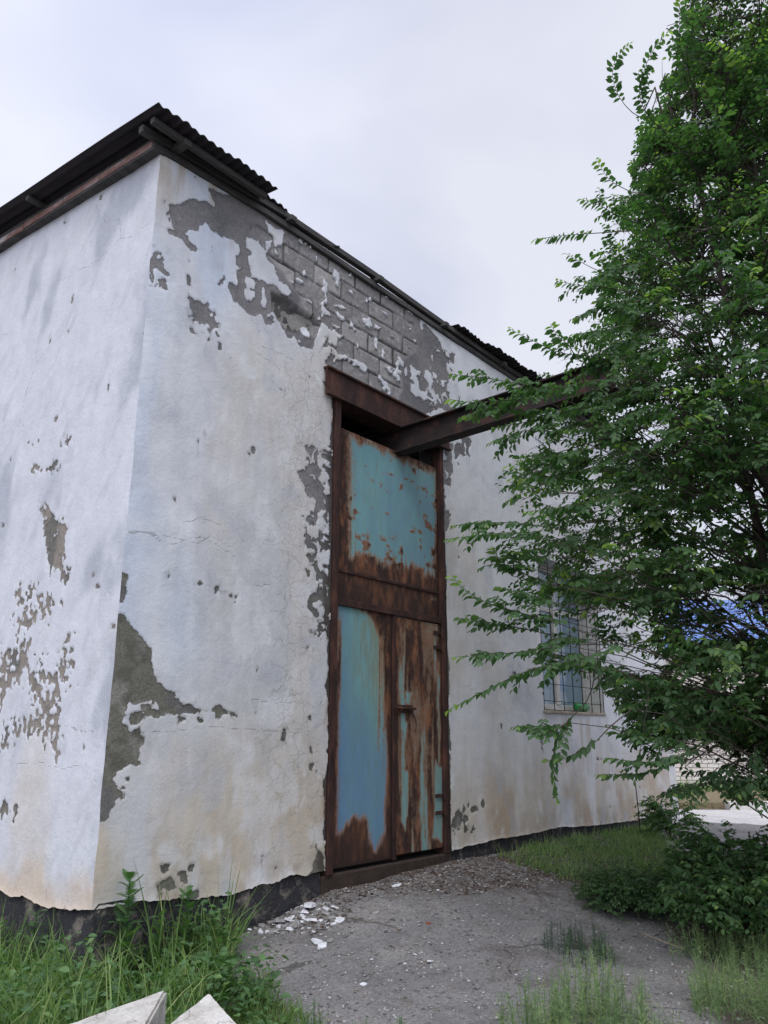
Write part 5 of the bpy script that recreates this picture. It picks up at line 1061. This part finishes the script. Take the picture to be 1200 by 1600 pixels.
# gravel: far too many to count
def gravel(n, poly, s0, s1, seed, label, cols_, power=1.):
    rs = np.random.RandomState(seed); W_ = [(on_ground(*q)[0], on_ground(*q)[1]) for q in poly]; pts = np.array(in_poly(W_, n, rs)); s = s0+(s1-s0)*rs.rand(n)**4.5
    O = np.array([(1, 0, 0), (0, 1, 0), (-1, 0, 0), (0, -1, 0), (0, 0, .7), (0, 0, -.7)], float)
    V = np.tile(O, (n, 1, 1))*rs.uniform(.6, 1.2, (n, 6, 1)); a = rs.uniform(0, 6.283, n); ca, sa = np.cos(a)[:, None], np.sin(a)[:, None]
    V = np.stack([V[:, :, 0]*ca-V[:, :, 1]*sa, (V[:, :, 0]*sa+V[:, :, 1]*ca)*1, V[:, :, 2]], -1)*s[:, None, None]*np.stack([rs.uniform(.6, 1.3, n), rs.uniform(.6, 1.3, n), rs.uniform(.4, .8, n)], -1)[:, None, :]
    zz = ground_z(pts[:, 0], pts[:, 1]); zz = zz+fbm(pts[:, 0]*1.1, pts[:, 1]*1.1, 0, 5)*.025+fbm(pts[:, 0]*6, pts[:, 1]*6, 0, 9)*.008
    V += np.column_stack([pts, zz+s*.15])[:, None, :]; T = np.array([(0, 1, 4), (1, 2, 4), (2, 3, 4), (3, 0, 4), (1, 0, 5), (2, 1, 5), (3, 2, 5), (0, 3, 5)])
    Fq = (np.arange(n)[:, None, None]*6+T[None]).reshape(-1, 3); ci = np.array(cols_)[rs.randint(len(cols_), size=n)]*rs.uniform(.7, 1.2, (n, 1))
    me = npmesh('gravel', V.reshape(-1, 3), Fq, None, {'gc': np.repeat(ci, 6, axis=0)}); return tag(link('gravel', me, M_GRAV), label, 'gravel', None, 'stuff')
M_GRAV, _n, _b = mat('gravel_stone', .95, 0, .2); L(_n, attr(_n, 'gc', True), _b.inputs['Base Color'])
gcol = [(.18, .175, .175), (.24, .235, .23), (.30, .29, .28), (.12, .115, .11), (.2, .17, .14), (.36, .35, .34)]
gravel(30000, [(330, 1470), (500, 1400), (700, 1345), (800, 1325), (960, 1300), (1060, 1330), (1150, 1420), (1300, 1500), (1300, 1750), (300, 1750)], .002, .020, 1, 'loose grey gravel strewn over the cracked asphalt', gcol)
gravel(7000, [(400, 1440), (500, 1400), (700, 1345), (800, 1330), (900, 1370), (760, 1400), (600, 1400), (480, 1470)], .003, .022, 2, 'rusty and white crumbs gathered below the door', [(.07, .04, .03), (.10, .07, .055), (.34, .32, .28), (.16, .15, .145), (.05, .03, .025), (.10, .09, .08), (.12, .08, .06)])

# two pale concrete blocks in the lower left
M_BLOCK, _n, _b = mat('whitewashed_concrete', .9, 0, .2); _v = coord(_n); _n1 = noise(_n, _v, 5, 8, .65); _n2 = noise(_n, _v, 70, 4)
_c = ramp(_n, _n1, [(.3, (.34, .32, .28)), (.5, (.50, .48, .44)), (.7, (.60, .59, .56))]); _c = mix(_n, .3, _c, ramp(_n, _n2, [(.3, .25), (.7, .75)]), 'OVERLAY'); _vo = N(_n, 'ShaderNodeTexVoronoi', feature='DISTANCE_TO_EDGE'); _vo.inputs['Scale'].default_value = 2.6
_dv = N(_n, 'ShaderNodeVectorMath', operation='ADD'); L(_n, _v, _dv.inputs[0]); _nn = N(_n, 'ShaderNodeTexNoise'); _nn.inputs['Scale'].default_value = 9; L(_n, _v, _nn.inputs[0]); _sc = N(_n, 'ShaderNodeVectorMath', operation='SCALE'); _sc.inputs['Scale'].default_value = .25; L(_n, _nn.outputs['Color'], _sc.inputs[0]); L(_n, _sc.outputs[0], _dv.inputs[1]); L(_n, _dv.outputs[0], _vo.inputs['Vector'])
_c = mix(_n, mr(_n, _vo.outputs['Distance'], .002, .012, .7, 0), _c, (.12, .11, .10)); L(_n, _c, _b.inputs['Base Color']); bump(_n, _b, mth(_n, 'ADD', _n1, mth(_n, 'MULTIPLY', _n2, .4)), .008)
def block(top, dz, label, skew=.0):
    """slab from four top corners (image point, depth), walls down to the soil"""
    T = [dep(*q) for q in top]; m = MB(); bot = [np.array(t)-np.array([skew, skew, dz]) for t in T]
    bm = bmesh.new(); vs = [bm.verts.new(tuple(q)) for q in bot+T]; 
    for f in [(0, 3, 2, 1), (4, 5, 6, 7), (0, 1, 5, 4), (1, 2, 6, 5), (2, 3, 7, 6), (3, 0, 4, 7)]: bm.faces.new([vs[i] for i in f])
    bmesh.ops.recalc_face_normals(bm, faces=bm.faces); bmesh.ops.bevel(bm, geom=list(bm.edges), offset=.012, segments=2, affect='EDGES')
    bmesh.ops.triangulate(bm, faces=bm.faces)
    bmesh.ops.subdivide_edges(bm, edges=[e for e in bm.edges if e.calc_length() > .05], cuts=7, use_grid_fill=True)
    for v in bm.verts: v.co += Vector((0, 0, .004*float(fbm(v.co.x*9, v.co.y*9, v.co.z*9, 3))))+v.normal*(.008*float(fbm(v.co.x*22, v.co.y*22, v.co.z*22, 4))-.03*max(0, float(fbm(v.co.x*9, v.co.y*9, v.co.z*9, 8))-.42))
    c = sum((v.co for v in bm.verts), Vector())/len(bm.verts); base_ = Vector((c.x, c.y, min(v.co.z for v in bm.verts)))
    for v in bm.verts: v.co -= base_
    me = bpy.data.meshes.new('concrete_block'); bm.to_mesh(me); bm.free(); o = link('concrete_block', me, M_BLOCK); o.location = base_; return tag(o, label, 'concrete block', 'pale concrete blocks in the weeds')
block([(95, 1603, 3.38), (262, 1544, 3.72), (230, 1600, 3.30), (60, 1680, 2.95)], .24, 'pale concrete block with a cracked top and a shaded right side, left of the pair')
block([(262, 1600, 3.30), (327, 1548, 3.58), (376, 1602, 3.28), (300, 1700, 2.85)], .2, 'pale triangular ended concrete slab, right of the pair', -.02)
# scrap, stake
m = MB(); p = on_ground(200, 1528); m.hexa([(p[0]-.04, p[1]-.03, p[2]), (p[0]+.05, p[1]-.02, p[2]), (p[0]+.04, p[1]+.03, p[2]), (p[0]-.05, p[1]+.02, p[2]), (p[0]-.03, p[1]-.02, p[2]+.03), (p[0]+.03, p[1]-.02, p[2]+.05), (p[0]+.03, p[1]+.02, p[2]+.04), (p[0]-.03, p[1]+.02, p[2]+.03)])
tag(m.build('plastic_scrap', simple('dark_blue_plastic', (.01, .015, .08), (.02, .03, .12), 6, .3), None, bevel=.01), 'dark blue plastic scrap behind the concrete block in the weeds', 'plastic scrap')
p = on_ground(1001, 1306); q = dep(992, 1218, proj(p)[2]-.02); m = MB(); m.tube([tuple(p), tuple((p+q)/2+np.array([.01, 0, 0])), tuple(q)], [.008, .007, .006], 6)
tag(m.build('stake', M_RUST, None), 'thin rusty stake standing by the far corner of the white wall', 'stake')
pa = on_ground(1005, 1470); pb = on_ground(1070, 1488); m = MB(); m.tube([tuple(pa+[0, 0, .05]), tuple((pa+pb)/2+[0, 0, .03]), tuple(pb+[0, 0, .02])], [.003, .005, .006], 5)
tag(m.build('dry_stick', simple('dry_twig', (.2, .16, .11), (.34, .28, .2), 10, .9), None), 'dry brown stick lying on the asphalt under the elm suckers', 'stick')
